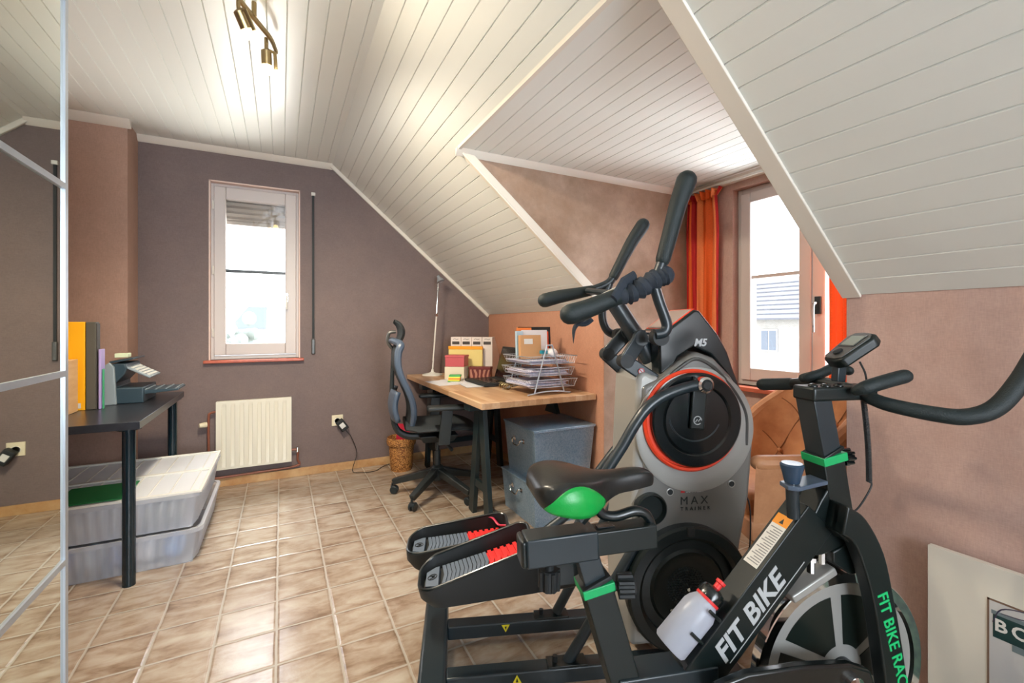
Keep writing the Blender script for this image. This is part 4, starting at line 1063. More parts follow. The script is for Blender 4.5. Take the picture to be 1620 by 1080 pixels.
# wheel and bowl (axis across the machine)
DC = (.853, 0, .843)
ax = (0, -1, 0)
MB().lathe([(.205,.118), (.205,.124), (.196,.128), (.166,.123), (.0,.121)], (.856, 0, .808), ax, 64).build('wheel_bowl', 'silver_light', mx)
MB().lathe([(.166,.115), (.168,.134), (.162,.140), (.156,.136), (.154,.124), (0,.122)], (DC[0]-.013, 0, DC[2]-.002), ax, 64).build('orange_ring', 'orange', mx)
wh = MB().lathe([(.154,.115), (.154,.139), (.148,.143), (.118,.141), (.112,.136), (.108,.141), (.03,.142), (0,.142)], DC, ax, 64).build('crank_wheel', 'gloss_black', mx)
cen = P(1104, 665, -.158)
rg = [(cen.x+.013*math.cos(k*2*PI/24), -.1572, cen.z+.013*math.sin(k*2*PI/24)) for k in range(22)]
MB().tube(rg, .0016, 5).tube([(cen.x-.008, -.1572, cen.z-.005), (cen.x-.001, -.1572, cen.z+.004), (cen.x+.002, -.1572, cen.z-.003), (cen.x+.01, -.1572, cen.z+.006)], .0016, 5).build('wheel_emblem', 'white_print', wh)
MB().tube([(cen.x+.09*math.cos(t), -.1415, cen.z+.02+.09*math.sin(t)) for t in [PI*1.06+k*.09 for k in range(29)]], .003, 6).build('wheel_arc', 'grey_steel', wh)
cr = P(1108, 607, -.15)
MB().beam((cr.x, -.150, cr.z+.02), (cen.x, -.150, cen.z-.03), .05, .012, (0,1,0)).build('crank_arm', 'black_frame', mx, bevel=.005)
MB().lathe([(0,.14), (.026,.14), (.026,.185), (.019,.19), (.017,.186), (0,.186)], (cr.x, 0, cr.z), ax, 28).build('crank_bearing', 'chrome', mx)
MB().lathe([(.018,.186), (.012,.192), (0,.192)], (cr.x, 0, cr.z), ax, 20).build('bearing_cap', 'rubber', mx)
# link arms
arm_n = [P(1102,609,-.165), P(1082,614,-.165), P(1050,626,-.165), P(1024,645,-.165), P(1004,672,-.165), P(985,705,-.165), P(958,748,-.165), P(935,797,-.165), P(912,838,-.165), P(895,872,-.165)]
MB().tube(arm_n, .0175, 14, smooth=4, round_ends=True).build('link_arm', 'grey_steel', mx)
arm_f = [P(830,868,.15), P(866,838,.15), P(905,805,.15), P(950,742,.15), P(990,690,.15), P(1020,655,.15), P(1060,640,.15)]
MB().tube(arm_f, .0175, 14, smooth=4, round_ends=True).build('link_arm', 'grey_steel', mx)
# fan housing
FC = (.82, 0, .297)
MB().lathe([(.205,.112), (.207,.150), (.200,.158), (.172,.160), (.160,.150), (.158,.135), (.128,.138), (.120,.146), (.112,.140), (.085,.128), (.0,.122)], FC, ax, 64).build('fan_cover', 'black_frame', mx)
mh = MB()
for rr in range(1, 8):
    n = 6*rr
    for k in range(n):
        t = 2*PI*k/n; r_ = rr*.0088
        mh.box(FC[0]+r_*math.cos(t)-.0018, FC[0]+r_*math.cos(t)+.0018, -.1285-.0, -.124, FC[2]+r_*math.sin(t)-.0018, FC[2]+r_*math.sin(t)+.0018)
mh.build('fan_grille', 'grey_steel', mx)
MB().box(FC[0]-.012, FC[0]+.012, -.164, -.15, FC[2]+.178, FC[2]+.205).build('fan_cover_tab', 'rubber', mx, bevel=.003)
bc = P(1028, 803, -.12)
MB().lathe([(.052,.11), (.052,.136), (.047,.140), (.040,.126), (0,.124)], (bc.x, 0, bc.z), ax, 36).build('pivot_cap', 'black_frame', mx)
for px, py in ((1060, 778), (1157, 765)):
    b_ = P(px, py, -.12); o = MB().lathe([(.012,.118), (.0125,.1215), (.010,.1222), (.0095,.121), (0,.121)], (b_.x, 0, b_.z), ax, 20).build('screw_recess', 'silver_light', mx)
    MB().lathe([(.0088,.121), (.0088,.1226), (0,.1226)], (b_.x, 0, b_.z), ax, 16).build('screw', 'rubber', o)
p1 = P(1076, 797, -.122)
text('machine_lettering', 'MAX', .037, 'black_print', mx, (p1.x, -.1206, p1.z-.003), (1,0,0), (0,0,1), bold=.0, space=1.5)
p1 = P(1077, 806, -.122)
text('machine_lettering', 'TRAINER', .0165, 'black_print', mx, (p1.x, -.1206, p1.z-.004), (1,0,0), (0,0,1), space=1.75)
p1 = P(1079, 779.5, -.122)
text('maker_lettering', 'BOWFLEX', .0125, 'white_print', mx, (p1.x+.014, -.1206, p1.z), (1,0,0), (0,0,1), bold=.0002, space=1.1)
MB().prism([(p1.x-.004, p1.z), (p1.x+.010, p1.z), (p1.x+.012, p1.z+.009), (p1.x-.001, p1.z+.009)], -.1212, -.1204).build('maker_emblem', 'red_print', mx)
# mast, cross axle, linkages
MB().lathe([(.05,-.075), (.045,.0), (.036,.02)], P(1035, 575, 0), (P(965,470,0)-P(1035,575,0)), 24).build('mast_collar', 'silver_light', mx)
MB().tube([P(1042,592,0), P(1012,540,0), P(968,472,0)], .030, 20).build('mast', 'grey_steel', mx)
MB().tube([(.70,-.19,1.114), (.70,.19,1.112)], .020, 16).build('cross_axle', 'chrome', mx)
for s, pts_ in ((-1, (P(1014,534,-.09), P(990,571,-.10), P(1052,612,-.10))), (1, (P(993,525,.06), P(961,560,.07), P(1012,606,.07)))):
    MB().beam(pts_[0], pts_[1], .016, .052, (0,1,0) if False else (0,0,1)).build('upper_link', 'grey_steel', mx, bevel=.005)
    MB().beam(pts_[1]+Vector((0,.018,0)), pts_[2]+Vector((0,.018,0)), .014, .050).build('lower_link', 'grey_steel', mx, bevel=.005)
    MB().lathe([(0,-.014), (.023,-.014), (.023,.028), (0,.028)], pts_[1], (0,1,0), 24).build('link_pivot', 'rubber', mx)
    for k in (0,): MB().lathe([(0,-.012), (.026,-.012), (.026,.012), (0,.012)], pts_[0], (0,1,0), 24).build('axle_boss', 'grey_steel', mx)
sp_ = P(1018, 588, -.11)
o = MB().lathe([(.011,0), (.011,.001), (0,.001)], (sp_.x, -.0915, sp_.z), ax, 20).build('hand_warning_sticker', 'white_print', mx)
MB().tube([(sp_.x+.0095*math.cos(k*PI/8), -.093, sp_.z+.0095*math.sin(k*PI/8)) for k in range(17)], .0014, 5).tube([(sp_.x-.006,-.093,sp_.z+.006), (sp_.x+.006,-.093,sp_.z-.006)], .0012, 5).build('warning_ring', 'red_print', o)
# moving handles
def handle(B, low, jn, up, upr, left, leftr):
    h = MB().tube([P(x, y, B) for x, y in low], .0165, 12, smooth=5).build('handle_tube', 'grey_steel', mx)
    MB().tube([P(x, y, B) for x, y in up], upr, 18, smooth=4, round_ends=True).build('upright_grip', 'foam', mx)
    MB().tube([P(x, y, B) for x, y in left], leftr, 18, smooth=4, round_ends=True).build('forward_grip', 'foam', mx)
    u0, l0 = P(*up[0], B), P(*left[0], B)
    MB().tube([u0, P(*jn, B), l0], .0165, 12, smooth=4).build('grip_stem', 'grey_steel', mx)
handle(-.2, [(1036,529), (1050,526), (1055,515), (1050,497), (1043,478), (1034,449)], (1034,443), [(1049,410), (1060,370), (1073,322), (1086,286)], [.0225,.0245,.027,.0315], [(1000,461), (965,474), (930,488), (902,497)], [.023,.026,.029,.0315])
handle(.2, [(978,531), (962,524), (954,508), (953,488), (957,468), (964,449)], (962,448), [(971,437), (985,410), (1000,382), (1017,356)], [.020,.022,.025,.027], [(937,459), (912,464), (885,469), (862,475)], [.020,.023,.026,.028])
for B, px, py in ((-.2, 1040, 529), (.17, 979, 531)):
    c_ = P(px, py, B); MB().lathe([(0,-.018), (.026,-.018), (.026,.018), (0,.018)], (.70, B*.93, 1.114), (0,1,0), 24).build('handle_pivot', 'rubber', mx)
MB().tube([P(930,460,.16), P(950,462,.05), P(975,464,-.05), P(1005,462,-.17)], .012, 10, smooth=4).build('handle_crossbar', 'grey_steel', mx)
# cloth wrapped round the near handle
sc = thing('cloth_wrap', 'dark cloth strip wound round the near handle of the cardio trainer', 'cloth', FM.loc, FM.rz)
wr = MB(); cp_ = [P(985,467,-.2), P(1005,461,-.2), P(1030,445,-.2), P(1050,436,-.2)]
path_ = catmull(cp_, 8); rs_ = [.029+.004*math.sin(i*2.1)+.003*math.sin(i*5.3) for i in range(len(path_))]
wr.tube(path_, rs_, 14, round_ends=True)
wr.tube([P(966,476,-.2)+Vector((0,-.03,.005)), P(985,462,-.2)+Vector((0,-.01,.026)), P(1008,450,-.2)+Vector((0,.02,.03))], [.008,.010,.008], 8, flat=2)
wr.build('wrap', mat('dark_cloth', (40,48,58), .8, bump=(60,.6)), sc)
hg = [P(930,500,-.17), P(914,512,-.17), P(908,522,-.17), P(907,543,-.17)]
MB().tube(hg, [.012,.018,.014,.002], 8, smooth=4, flat=.35).build('loose_end', bpy.data.materials['dark_cloth'], sc)
MB().tube([P(935,505,-.15), P(925,512,-.15), P(912,512,-.15)], [.02,.018,.012], 8, smooth=3, flat=.5).build('fold', bpy.data.materials['dark_cloth'], sc)
MB().tube([P(890,497,-.16), P(895,484,-.14), P(925,478,-.12), P(975,455,-.1)], .0035, 6, smooth=4).build('white_cord', 'plastic_white', sc)
# pedals
def pedal(origin, pitch, L, W):
    m0 = Matrix.Translation(origin) @ Matrix.Rotation(-pitch, 4, 'Y')
    def out_(ins, z0, z1=None, n=8, heel=.055, toe=.03):
        pts = []
        x0, x1, y0, y1 = ins, L-ins, ins, W-ins
        for (cx, cy, r, a0) in ((x1-toe, y0+toe, toe, -90), (x1-toe, y1-toe, toe, 0), (x0+heel, y1-heel, heel, 90), (x0+heel, y0+heel, heel, 180)):
            for k in range(n+1):
                a = math.radians(a0+90*k/n); x = cx+r*math.cos(a); y = cy+r*math.sin(a)
                z = z0 if z1 is None else z0+(z1-z0)*x/L
                if z > .01: z += .030*max(0, y/W)*math.sin(PI*min(1, max(0, x/L*.8+.1)))
                pts.append(m0 @ Vector((x, y, z)))
        return pts
    tray = MB()
    rows = [out_(.014, -.035, -.10), out_(.0, -.008, -.03), out_(0, .018, .045), out_(.008, .018, .045), out_(.012, 0, 0)]
    tray.grid(rows, close=True)
    v = list(tray.bm.verts); n = len(rows[0]); tray.bm.faces.new(v[:n]); tray.bm.faces.new(v[-n:])
    p = tray.build('pedal', 'rubber', mx, sharp=40)
    rg_ = MB(); loop = out_(.004, .019, .046); loop.append(loop[0]); rg_.tube(loop, .005, 8, cap=False); rg_.build('pedal_rim', 'black_metal', p)
    rb = MB(); n1 = 11
    rb.prism([(.022, .045), (.05, .03), (.062, .03), (.062, W-.03), (.05, W-.03), (.022, W-.045)], .0, .016, 'z', m0)
    for k in range(n1):
        x = .070+k*(L*.58-.07)/n1
        rb.prism([(x, .026), (x+.011, .026), (x+.019, W/2), (x+.011, W-.026), (x, W-.026), (x+.008, W/2)], .0, .013, 'z', m0)
    rb.build('footrest_ribs', mat('slate_rubber', (92,104,120), .5) if 'slate_rubber' not in bpy.data.materials else bpy.data.materials['slate_rubber'], p)
    em = MB(); c = [m0 @ Vector((.042+.014*math.cos(t), W/2+.014*math.sin(t), .017)) for t in [k*PI/9 for k in range(19)]]
    em.tube(c, .0014, 5).tube([m0 @ Vector(q) for q in ((.034, W/2-.008, .017), (.05, W/2-.004, .017), (.04, W/2, .017), (.05, W/2+.004, .017), (.034, W/2+.008, .017))], .0014, 5)
    em.build('pedal_emblem', 'rubber', p)
    rd_ = MB()
    rd_.box(L*.58, L-.02, .022, W-.022, 0, .006, m0)
    for k in range(6):
        x = L*.59+k*.021; rd_.prism([(x, .024), (x+.012, .024), (x+.02, W/2), (x+.012, W-.024), (x, W-.024), (x+.008, W/2)], .006, .013, 'z', m0)
    rd_.build('red_footrest_ribs', 'red', p)
    return p, m0
p, m0 = pedal(Vector((-.035, -.205, .352)), math.radians(15), .37, .165)
MB().prism([(.315,-.002), (.352,-.002), (.352,.045), (.315,.045)], .012, .058, 'z', m0).build('strap_tag', 'red', p, bevel=.004)
MB().hexa([m0 @ Vector(v) for v in ((.30,.02,-.10), (.47,.02,-.13), (.47,.12,-.13), (.30,.12,-.10))], [m0 @ Vector(v) for v in ((.30,.02,.0), (.49,.02,-.02), (.49,.12,-.02), (.30,.12,.0))]).build('pedal_bracket', 'black_metal', p, bevel=.02)
p, m0 = pedal(Vector((-.10, .045, .340)), math.radians(5), .37, .165)
MB().tube([m0 @ Vector(v) for v in ((.25,.165,.045), (.31,.160,.048), (.335,.13,.028), (.36,.10,.035), (.40,.08,.03), (.42,.06,.02))], .006, 8, smooth=4, flat=.6).build('pink_strap', 'pink', p)
MB().hexa([m0 @ Vector(v) for v in ((.30,.03,-.08), (.43,.03,-.09), (.43,.13,-.09), (.30,.13,-.08))], [m0 @ Vector(v) for v in ((.30,.03,.0), (.43,.03,.0), (.43,.13,.0), (.30,.13,.0))]).build('pedal_bracket', 'black_metal', p, bevel=.015)
o = MB().tube([P(1176,775,-.11), P(1186,800,-.105), P(1187,850,-.10), P(1182,905,-.09), P(1182,960,-.08)], .0025, 6, smooth=4).build('power_cable', 'rubber', mx)
#@@BIKE
# ---------------------------------------------------------------- spin bike
FB = Frame(.169, 1.0, 10.6)
sb = thing('spin_bike', 'black indoor spin bike with green accents and chrome flywheel', 'exercise bike', FB.loc, FB.rz)
Q = FB.at; QZ = FB.az
# floor frame
MB().box(-.12, -.05, -.25, .25, 0, .055).build('rear_stabilizer', 'black_frame', sb, bevel=.01)
MB().box(.90, .97, -.26, .26, 0, .055).build('front_stabilizer', 'black_frame', sb, bevel=.01)
MB().beam((-.08,0,.05), (.10,0,.33), .05, .06).beam((.10,0,.30), (.26,0,.36), .05, .06).build('lower_beam', 'black_frame', sb, bevel=.004)
hb = MB().prism([(.06,.375), (.30,.375), (.30,.31), (.06,.31)], -.035, .035).build('bottom_beam', 'grey_steel', sb, bevel=.004)
# seat post: outer tube, collar, inner tube
def bar_(A0, Z0, A1, Z1, w, h): return MB().beam((A0,0,Z0), (A1,0,Z1), w, h, (0,0,1))
dA = (.082-.015)/(.343-.579)
MB().beam((.015,0,.575), (.10,0,.29), .058, .066, (1,0,0)).build('seat_tube', 'black_frame', sb, bevel=.003)
MB().beam((.013,0,.585), (.017,0,.566), .066, .074, (1,0,0)).build('seat_collar', 'green', sb, bevel=.002)
MB().beam((.009,0,.592), (.013,0,.583), .062, .070, (1,0,0)).build('collar_sleeve', 'rubber', sb, bevel=.002)
MB().beam((-.012,0,.665), (.011,0,.588), .042, .05, (1,0,0)).build('seat_post', 'grey_steel', sb, bevel=.002)
# slider
s0, s1 = Vector((-.115,0,.667)), Vector((.155,0,.678))
dS = (s1-s0).normalized()
MB().beam(s0-dS*.03, s0+dS*.13, .058, .062).build('slider_sleeve', 'grey_steel', sb, bevel=.004)
MB().beam(s0-dS*.042, s0-dS*.028, .056, .058).build('slider_end_cap', 'black_metal', sb, bevel=.006)
sl_ = MB().beam(s0+dS*.10, s1, .048, .052).build('seat_slider', 'black_frame', sb, bevel=.003)
MB().box(.02, .06, -.008, .008, .7005, .7025).build('slider_slot', 'gloss_black', sl_)
def knob(name, c, axis, r, L, parent, m='rubber'):
    c, a_ = Vector(c), Vector(axis).normalized()
    k = MB(); k.lathe([(.010,0), (.010,L*.3), (r*.8,L*.3), (r*.8,L), (r*.55,L+.004), (0,L+.004)], c, a_, 20)
    n = a_.cross(Vector((0,0,1)));
    if n.length < .1: n = Vector((1,0,0))
    n.normalize(); b_ = a_.cross(n)
    for j in range(9):
        t = 2*PI*j/9; p = c+(n*math.cos(t)+b_*math.sin(t))*r*.85; k.tube([p+a_*L*.32, p+a_*L*.96], r*.2, 6)
    return k.build(name, m, parent)
kq = Q(869, 892, 0); knob('slider_knob', (kq.x, 0, .636), (0,0,-1), .024, .062, sb)
knob('seat_post_knob', (.045, -.02, .578), (1,-.25,.05), .026, .05, sb)
# saddle
st_ = [(-.132,.040,.806,.792), (-.124,.070,.820,.782), (-.108,.090,.830,.774), (-.08,.100,.836,.768), (-.05,.100,.835,.763), (-.02,.088,.830,.761), (.005,.066,.825,.764), (.03,.044,.822,.773), (.06,.033,.822,.783), (.095,.028,.826,.786), (.125,.025,.826,.790), (.145,.019,.820,.792), (.154,.008,.810,.797)]
def sect(A, w, zt_, zb, off=0):
    row = []
    for k in range(25):
        t = -1+2*k/24; s = 1 if t > 0 else -1; u = abs(t)
        if u < .5: y = w*(u/.5)*.86; z = zt_-(zt_-zb)*.10*(u/.5)**2.4
        else:
            q_ = (u-.5)/.5; y = w*(.86+.16*math.sin(q_*PI*.75)-.05*q_); z = zt_-(zt_-zb)*(.10+.90*q_**1.1)
        row.append((A, s*(y+off), z+off*.3))
    return row
ss = catmull([Vector((a, b, c)) for a, b, c, d in st_], 3); sd_ = catmull([Vector((d, 0, 0)) for a, b, c, d in st_], 3)
rows = [sect(v.x, max(v.y, .004), v.z, d.x) for v, d in zip(ss, sd_)]
mb = MB().grid(rows); L_ = len(rows[0]); V_ = list(mb.bm.verts)
mb.bm.faces.new(V_[:L_]); mb.bm.faces.new(V_[-L_:])
for i in range(len(rows)-1): mb.bm.faces.new((V_[i*L_], V_[i*L_+L_-1], V_[(i+1)*L_+L_-1], V_[(i+1)*L_]))
seat = mb.build('saddle', 'vinyl', sb, sharp=60)
def side_panel(sgn):
    pr_ = []
    for v, d in zip(ss, sd_):
        if not (-.12 < v.x < .024): continue
        f = (v.x+.12)/.144; bulge = math.sin(PI*min(1, max(0, f)))**.6
        full = sect(v.x, v.y, v.z, d.x, .0012); half = full[12:] if sgn > 0 else full[12::-1]
        # lower part of the flank only
        lo, hi = 12, 12-5.8*bulge
        col = []
        for k in range(8):
            p_ = lo+(hi-lo)*k/7; i = int(math.floor(p_)); fr2 = p_-i
            a_ = Vector(half[min(i, 12)]); b_ = Vector(half[min(i+1, 12)]); col.append(a_.lerp(b_, fr2))
        pr_.append(col)
    MB().grid(pr_).build('side_panel', 'seat_green', seat, sharp=80, solid=.0015)
side_panel(-1); side_panel(1)
# saddle bracket: bent bar
MB().tube([Q(930,800,-.0), Q(946,806,0), Q(955,814,0), Q(975,816,0), Q(1003,808,0), Q(1020,812,0), Q(1028,824,0), Q(1030,834,0)], .0115, 12, smooth=4).build('saddle_bracket', 'black_metal', sb)
MB().tube([(-.02,0,.72), (.0,0,.74), (.012,0,.77)], .016, 10).build('saddle_clamp', 'black_metal', sb)
# main tube
up, lo = Vector((.575,0,.690)), Vector((.262,0,.352))
MB().beam(lo-(up-lo)*.10, up, .064, .096).build('main_tube', 'black_frame', sb, bevel=.003)
dM = (up-lo).normalized(); nM = Vector((-dM.z, 0, dM.x))
p0 = lo+dM*.055
text('side_lettering', 'FIT BIKE', .066, 'white_print', sb, (p0.x+nM.x*-.022, -.0326, p0.z+nM.z*-.022), dM, nM, shear=.25, bold=.0018, space=1.0)
MB().beam(Vector((p0.x, -.0327, p0.z))-nM*.032+dM*.01, Vector((p0.x, -.0327, p0.z))-nM*.032+dM*.30, .0008, .002, (0,0,1)).build('side_underline', 'white_print', sb)
c0 = lo+(up-lo)*.62+nM*.0485
o = MB(); mt = Matrix((dM, Vector((0,1,0)), nM)).transposed().to_4x4(); mt.translation = c0
o.box(-.02, .125, -.022, .022, 0, .0008, mt); o = o.build('instruction_label', 'label_white', sb)
MB().box(.098, .126, -.0225, .0225, .0008, .0014, mt).build('caution_band', 'label_orange', o)
lt = MB()
for k in range(16): lt.box(-.012+k*.0066, -.0095+k*.0066, -.019, .017-.006*(k % 3), .0008, .0012, mt)
lt.build('fine_print', mat('grey_fine_print', (130,132,136), .6), o)
MB().prism([(.103,-.008), (.103,.004), (.117,-.002)], .0014, .0018, 'z', mt).build('caution_triangle', 'black_print', o)
# gusset / head junction and column
MB().beam((.580,0,.985), (.612,0,.835), .056, .05, (1,0,0)).build('handlebar_post', 'grey_steel', sb, bevel=.002)
MB().beam((.608,0,.846), (.612,0,.838), .066, .064, (1,0,0)).build('post_sleeve', 'black_metal', sb, bevel=.002)
MB().beam((.612,0,.838), (.616,0,.818), .070, .068, (1,0,0)).build('post_collar', 'green', sb, bevel=.002)
MB().beam((.612,0,.820), (.640,0,.675), .064, .060, (1,0,0)).build('head_tube', 'black_frame', sb, bevel=.003)
MB().prism([(.50,.60), (.575,.73), (.62,.79), (.66,.70), (.66,.62), (.58,.60)], -.03, .03).build('head_gusset', 'black_frame', sb, bevel=.004)
knob('post_knob', (.65, 0, .822), (1,.1,0), .022, .04, sb, 'gloss_black')
# fork legs
fr_r = [(.60,.735), (.650,.700), (.700,.616), (.728,.508), (.748,.415), (.770,.29), (.785,.20), (.80,.055)]
fr_l = [(.735,.055), (.722,.20), (.706,.299), (.686,.422), (.668,.514), (.640,.600), (.615,.65), (.585,.67)]
sm2 = lambda l: [(v.x, v.y) for v in catmull([Vector((a, b)).to_3d() for a, b in l], 4)]
fr_r, fr_l = sm2(fr_r), sm2(fr_l)
for s in (-1, 1):
    MB().prism(fr_r+fr_l, s*.062-.017, s*.062+.017).build('fork_leg', 'black_frame', sb, bevel=.004)
MB().prism([(.60,.735), (.65,.70), (.665,.66), (.62,.64), (.585,.67)], -.062, .062).build('fork_crown', 'black_frame', sb, bevel=.004)
MB().beam((.76,0,.05), (.93,0,.04), .08, .05).build('fork_foot', 'black_frame', sb, bevel=.004)
MB().beam((.10,-.03,.07), (.80,-.03,.055), .05, .05).beam((-.08,-.03,.04), (.12,-.03,.07), .05, .05).build('base_beam', 'black_frame', sb, bevel=.004)
pa, pb_ = Q(1393, 940, -.082), Q(1425, 1078, -.082)
dT = Vector((pb_.x-pa.x, 0, pb_.z-pa.z)); nT = Vector((-dT.z, 0, dT.x)).normalized()
if nT.x < 0: nT = -nT
pa.y = -.0796
text('fork_lettering', 'FIT BIKE RACE', .040, 'green_print', sb, pa-nT*.006, dT, nT, bold=.0006, space=1.0)
# flywheel
fc = (.655, 0, .302)
fw = MB().lathe([(.236,-.014), (.238,-.012), (.238,.012), (.236,.014), (.214,.014), (.209,.007), (0,.007), (0,-.007), (.209,-.007), (.214,-.014), (.236,-.014)], fc, ax, 72).build('flywheel', 'chrome', sb)
dark = mat('flywheel_recess', (16,26,22), .35)
for s in (-1, 1):
    for k in range(6):
        a0, a1 = math.radians(60*k+35+5), math.radians(60*k+35+55)
        pts = []
        for j in range(11): t = a0+(a1-a0)*j/10; pts.append((fc[0]+.182*math.cos(t), fc[2]+.182*math.sin(t)))
        for j in range(7): t = a1-.10-(a1-a0-.20)*j/6; pts.append((fc[0]+.06*math.cos(t), fc[2]+.06*math.sin(t)))
        MB().prism(pts, s*.0076, s*.0095).build('flywheel_opening', dark, fw, bevel=0)
MB().lathe([(.209,-.0078), (.209,.0078)], fc, ax, 64).build('flywheel_face', 'silver_light', fw)
MB().lathe([(.03,-.05), (.03,.05)], fc, ax, 24).build('flywheel_hub', 'black_metal', sb)
# brake assembly
bt0, bt1 = Q(1243, 940, 0), Q(1310, 895, 0)
MB().beam((bt0.x,0,bt0.z), (bt1.x,0,bt1.z), .05, .020).build('brake_bracket', 'silver_light', sb, bevel=.004)
MB().lathe([(.009,0), (.009,.03), (.013,.03), (.013,.042)], Q(1300, 890, -.01), (0,0,1), 8).build('brake_nut', 'chrome', sb)
MB().lathe([(.009,0), (.009,.028), (.015,.03), (.015,.04)], Q(1283, 905, -.01), (0,0,1), 8).build('brake_nut', 'chrome', sb)
MB().prism([QZ(1298, 862, 0), QZ(1320, 850, 0), QZ(1345, 893, 0), QZ(1327, 898, 0), QZ(1299, 880, 0)], -.035, .035).build('brake_housing', 'black_frame', sb, bevel=.004)
# resistance knob
rk = Q(1253, 752, -.03)
MB().lathe([(0,.0), (.016,.0), (.022,.026), (.025,.036), (.0255,.042), (.022,.046), (.0,.045)], (rk.x, -.03, rk.z-.016), (0,0,1), 28).build('resistance_knob', mat('blue_black_plastic', (40,62,84), .25), sb)
MB().tube([(rk.x, -.03, rk.z-.035), (rk.x, -.03, rk.z-.01)], .009, 12).build('knob_spring', 'chrome', sb)
kb_ = Q(1255, 768, -.03)
MB().prism([(kb_.x-.028,-.045), (kb_.x-.01,-.058), (kb_.x+.02,-.05), (.60,-.03), (.60,.02), (kb_.x+.02,.0), (kb_.x-.02,-.01)], kb_.z-.004, kb_.z+.006, 'z').build('knob_bracket', 'chair_blue', sb, bevel=.002)
MB().tube([(rk.x, -.03, kb_.z), (rk.x+.004, -.03, kb_.z-.075)], .014, 14).build('brake_rod', 'grey_steel', sb)
# chain cover and crank
cv = [QZ(x, y, -.09) for x, y in ((1130,1082), (1180,1062), (1260,1050), (1340,1046), (1372,1056), (1380,1080), (1370,1110), (1330,1130), (1200,1130), (1140,1110))]
MB().prism(cv, -.10, -.078).build('chain_cover', 'gloss_black', sb, bevel=.006)
cq = Q(1348, 1080, -.10)
MB().lathe([(.028,0), (.028,.012), (.018,.02), (0,.02)], (.30, -.10, .30), (0,-1,0), 24).build('crank_hub', 'chrome', sb)
MB().beam((.30,-.125,.30), (.20,-.125,.16), .018, .03, (0,1,0)).build('crank_arm', 'chrome', sb, bevel=.004)
MB().box(.15, .25, -.23, -.135, .145, .165).build('crank_pedal', 'rubber', sb, bevel=.005)
MB().lathe([(.02,0), (.02,.012), (.012,.016), (0,.016)], (cq.x, -.10, cq.z), (0,-1,0), 20).build('axle_nut', 'chrome', sb)
MB().box(.28, .34, -.08, .08, .27, .33).build('bottom_bracket', 'black_frame', sb, bevel=.01)
MB().beam((.28,0,.33), (.12,0,.07), .045, .05).build('support_strut', 'black_frame', sb, bevel=.003)
# handlebar head
hd_ = MB().box(-.035, .15, -.033, .033, -.024, .010, Matrix.Translation((.588,0,.992)) @ Matrix.Rotation(0, 4, 'Y')).build('handlebar_clamp', 'black_frame', sb, bevel=.006)
for x, y in ((.57,-.012), (.60,-.018), (.635,-.02)): MB().ball((x, y, 1.003), (.011,.011,.007), 12).build('clamp_bolt', 'gloss_black', hd_)
bar = [Q(1207,608,.22), Q(1250,607,.17), Q(1300,605,.08), Q(1345,616,0), Q(1378,630,-.045), Q(1410,641,-.08), Q(1480,655,-.14), Q(1530,659,-.175), Q(1575,645,-.20), Q(1612,605,-.215), Q(1640,560,-.22)]
MB().tube(bar[1:6], .0150, 16, smooth=6).build('handlebar', 'black_metal', sb)
MB().tube([bar[0], bar[0].lerp(bar[1], .5), bar[1]], .0175, 16, smooth=3, round_ends=True).build('bar_grip', 'foam', sb)
MB().tube(bar[4:], [.0155,.0165,.0175,.018,.018,.018,.018], 16, smooth=6, round_ends=True).build('bar_grip', 'foam', sb)
MB().tube([Q(1272,598,.10), Q(1300,590,.09), Q(1322,580,.09), Q(1342,586,.06)], .013, 12, smooth=4, round_ends=True).build('aero_bar', 'foam', sb)
MB().tube([Q(1355,618,-.05), Q(1372,612,-.065), Q(1405,602,-.07), Q(1431,595,-.075)], [.012,.016,.0165,.0165], 16, smooth=4, round_ends=True).build('aero_bar', 'foam', sb)
# console
cm = Q(1326, 600, -.01)
MB().beam((cm.x,-.01,cm.z-.005), (cm.x+.004,-.01,cm.z+.045), .025, .02, (0,1,0)).build('console_mount', 'grey_steel', sb, bevel=.003)
ce = Q(1347, 553, -.02)
mc = Matrix.Translation(ce) @ Matrix.Rotation(math.radians(-14), 4, 'Z') @ Matrix.Rotation(math.radians(-38), 4, 'Y')
sh_ = [(-.058,-.016), (-.050,-.034), (.035,-.045), (.052,-.032), (.056,0), (.052,.032), (.035,.045), (-.050,.034), (-.058,.016)]
cs_ = MB().prism(sh_, -.014, .012, 'z', mc).build('display_console', 'black_frame', sb, bevel=.006)
MB().prism([(x*.9, y*.88) for x, y in sh_], .012, .015, 'z', mc).build('console_face', 'dark_silver', cs_, bevel=.002)
MB().box(-.006, .038, -.027, .027, .015, .0162, mc).build('screen_bezel', 'gloss_black', cs_)
MB().box(-.002, .034, -.023, .023, .0162, .0168, mc).build('lcd', 'screen', cs_)
MB().lathe([(.011,0), (.011,.004), (.008,.005), (0,.005)], mc @ Vector((-.028, 0, .015)), (mc.to_3x3() @ Vector((0,0,1))), 20).build('round_button', 'rubber', cs_)
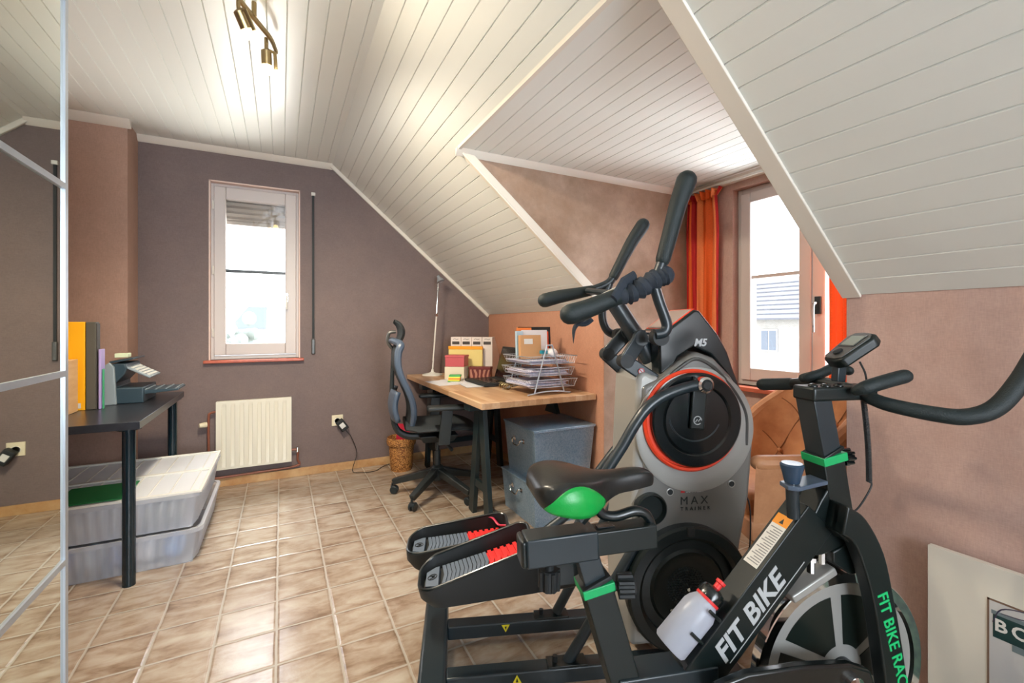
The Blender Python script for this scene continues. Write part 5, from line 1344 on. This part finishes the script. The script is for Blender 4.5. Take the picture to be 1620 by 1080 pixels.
# cable from console
cc = [Q(1360,572,-.02), Q(1368,588,-.03), Q(1371,602,-.035)]
MB().tube(cc, .0022, 6, smooth=4).build('console_cable', 'rubber', sb)
c1, c2 = Q(1366,632,-.03), Q(1375,762,-.03)
coil = []
for k in range(60*8+1):
    t = k/(60*8); c_ = c1.lerp(c2, t)+Vector((.004*math.sin(PI*t),0,0)); a_ = 2*PI*60*t; coil.append(c_+Vector((.0052*math.cos(a_), .0052*math.sin(a_), 0)))
MB().tube(coil, .0016, 5).build('coiled_cable', 'rubber', sb)
MB().tube([Q(1375,762,-.03), Q(1379,766,-.03), Q(1372,782,-.03), Q(1355,806,-.02), Q(1338,812,-.01)], .0022, 6, smooth=4).build('sensor_cable', 'rubber', sb)
# bottle on the main tube
wbt = thing('water_bottle', 'milky white water bottle with red ring and black cap on the spin bike', 'bottle', FB.loc, FB.rz)
b0, b1 = Q(1058, 1022, -.005), Q(1133, 930, -.005)
dB = (b1-b0); LB = dB.length; dB.normalize()
MB().lathe([(0,0), (.034,0), (.038,.006), (.038,LB*.62), (.034,LB*.70), (.026,LB*.78), (.026,LB*.80), (0,LB*.80)], b0, dB, 32).build('bottle_body', 'bottle', wbt)
MB().lathe([(.0275,LB*.79), (.0275,LB*.83), (0,LB*.83)], b0, dB, 28).build('red_ring', 'red', wbt)
MB().lathe([(.0285,LB*.83), (.0285,LB*.92), (.024,LB*.97), (.012,LB*1.0), (0,LB*1.0)], b0, dB, 28).build('cap', 'gloss_black', wbt)
MB().lathe([(.008,LB*1.0), (.008,LB*1.07), (.011,LB*1.08), (.011,LB*1.12), (0,LB*1.13)], b0, dB, 16).build('drinking_nozzle', 'red', wbt)
cage = MB()
side = Vector((0,1,0)); nb = dB.cross(side).normalized()
if nb.z > 0: nb = -nb
for f in (.35, .72):
    c_ = b0+dB*LB*f
    cage.tube([c_+(nb*math.cos(t)+side*math.sin(t))*.0435 for t in [math.radians(k) for k in range(-110, 111, 20)]], .004, 8)
cage.beam(b0+dB*.02+nb*.041, b0+dB*LB*.85+nb*.041, .02, .006, side)
cage.beam(b0+dB*.10+nb*.045, b0+dB*.10+nb*.06, .02, .02, side)
cage.build('bottle_cage', 'black_frame', sb)
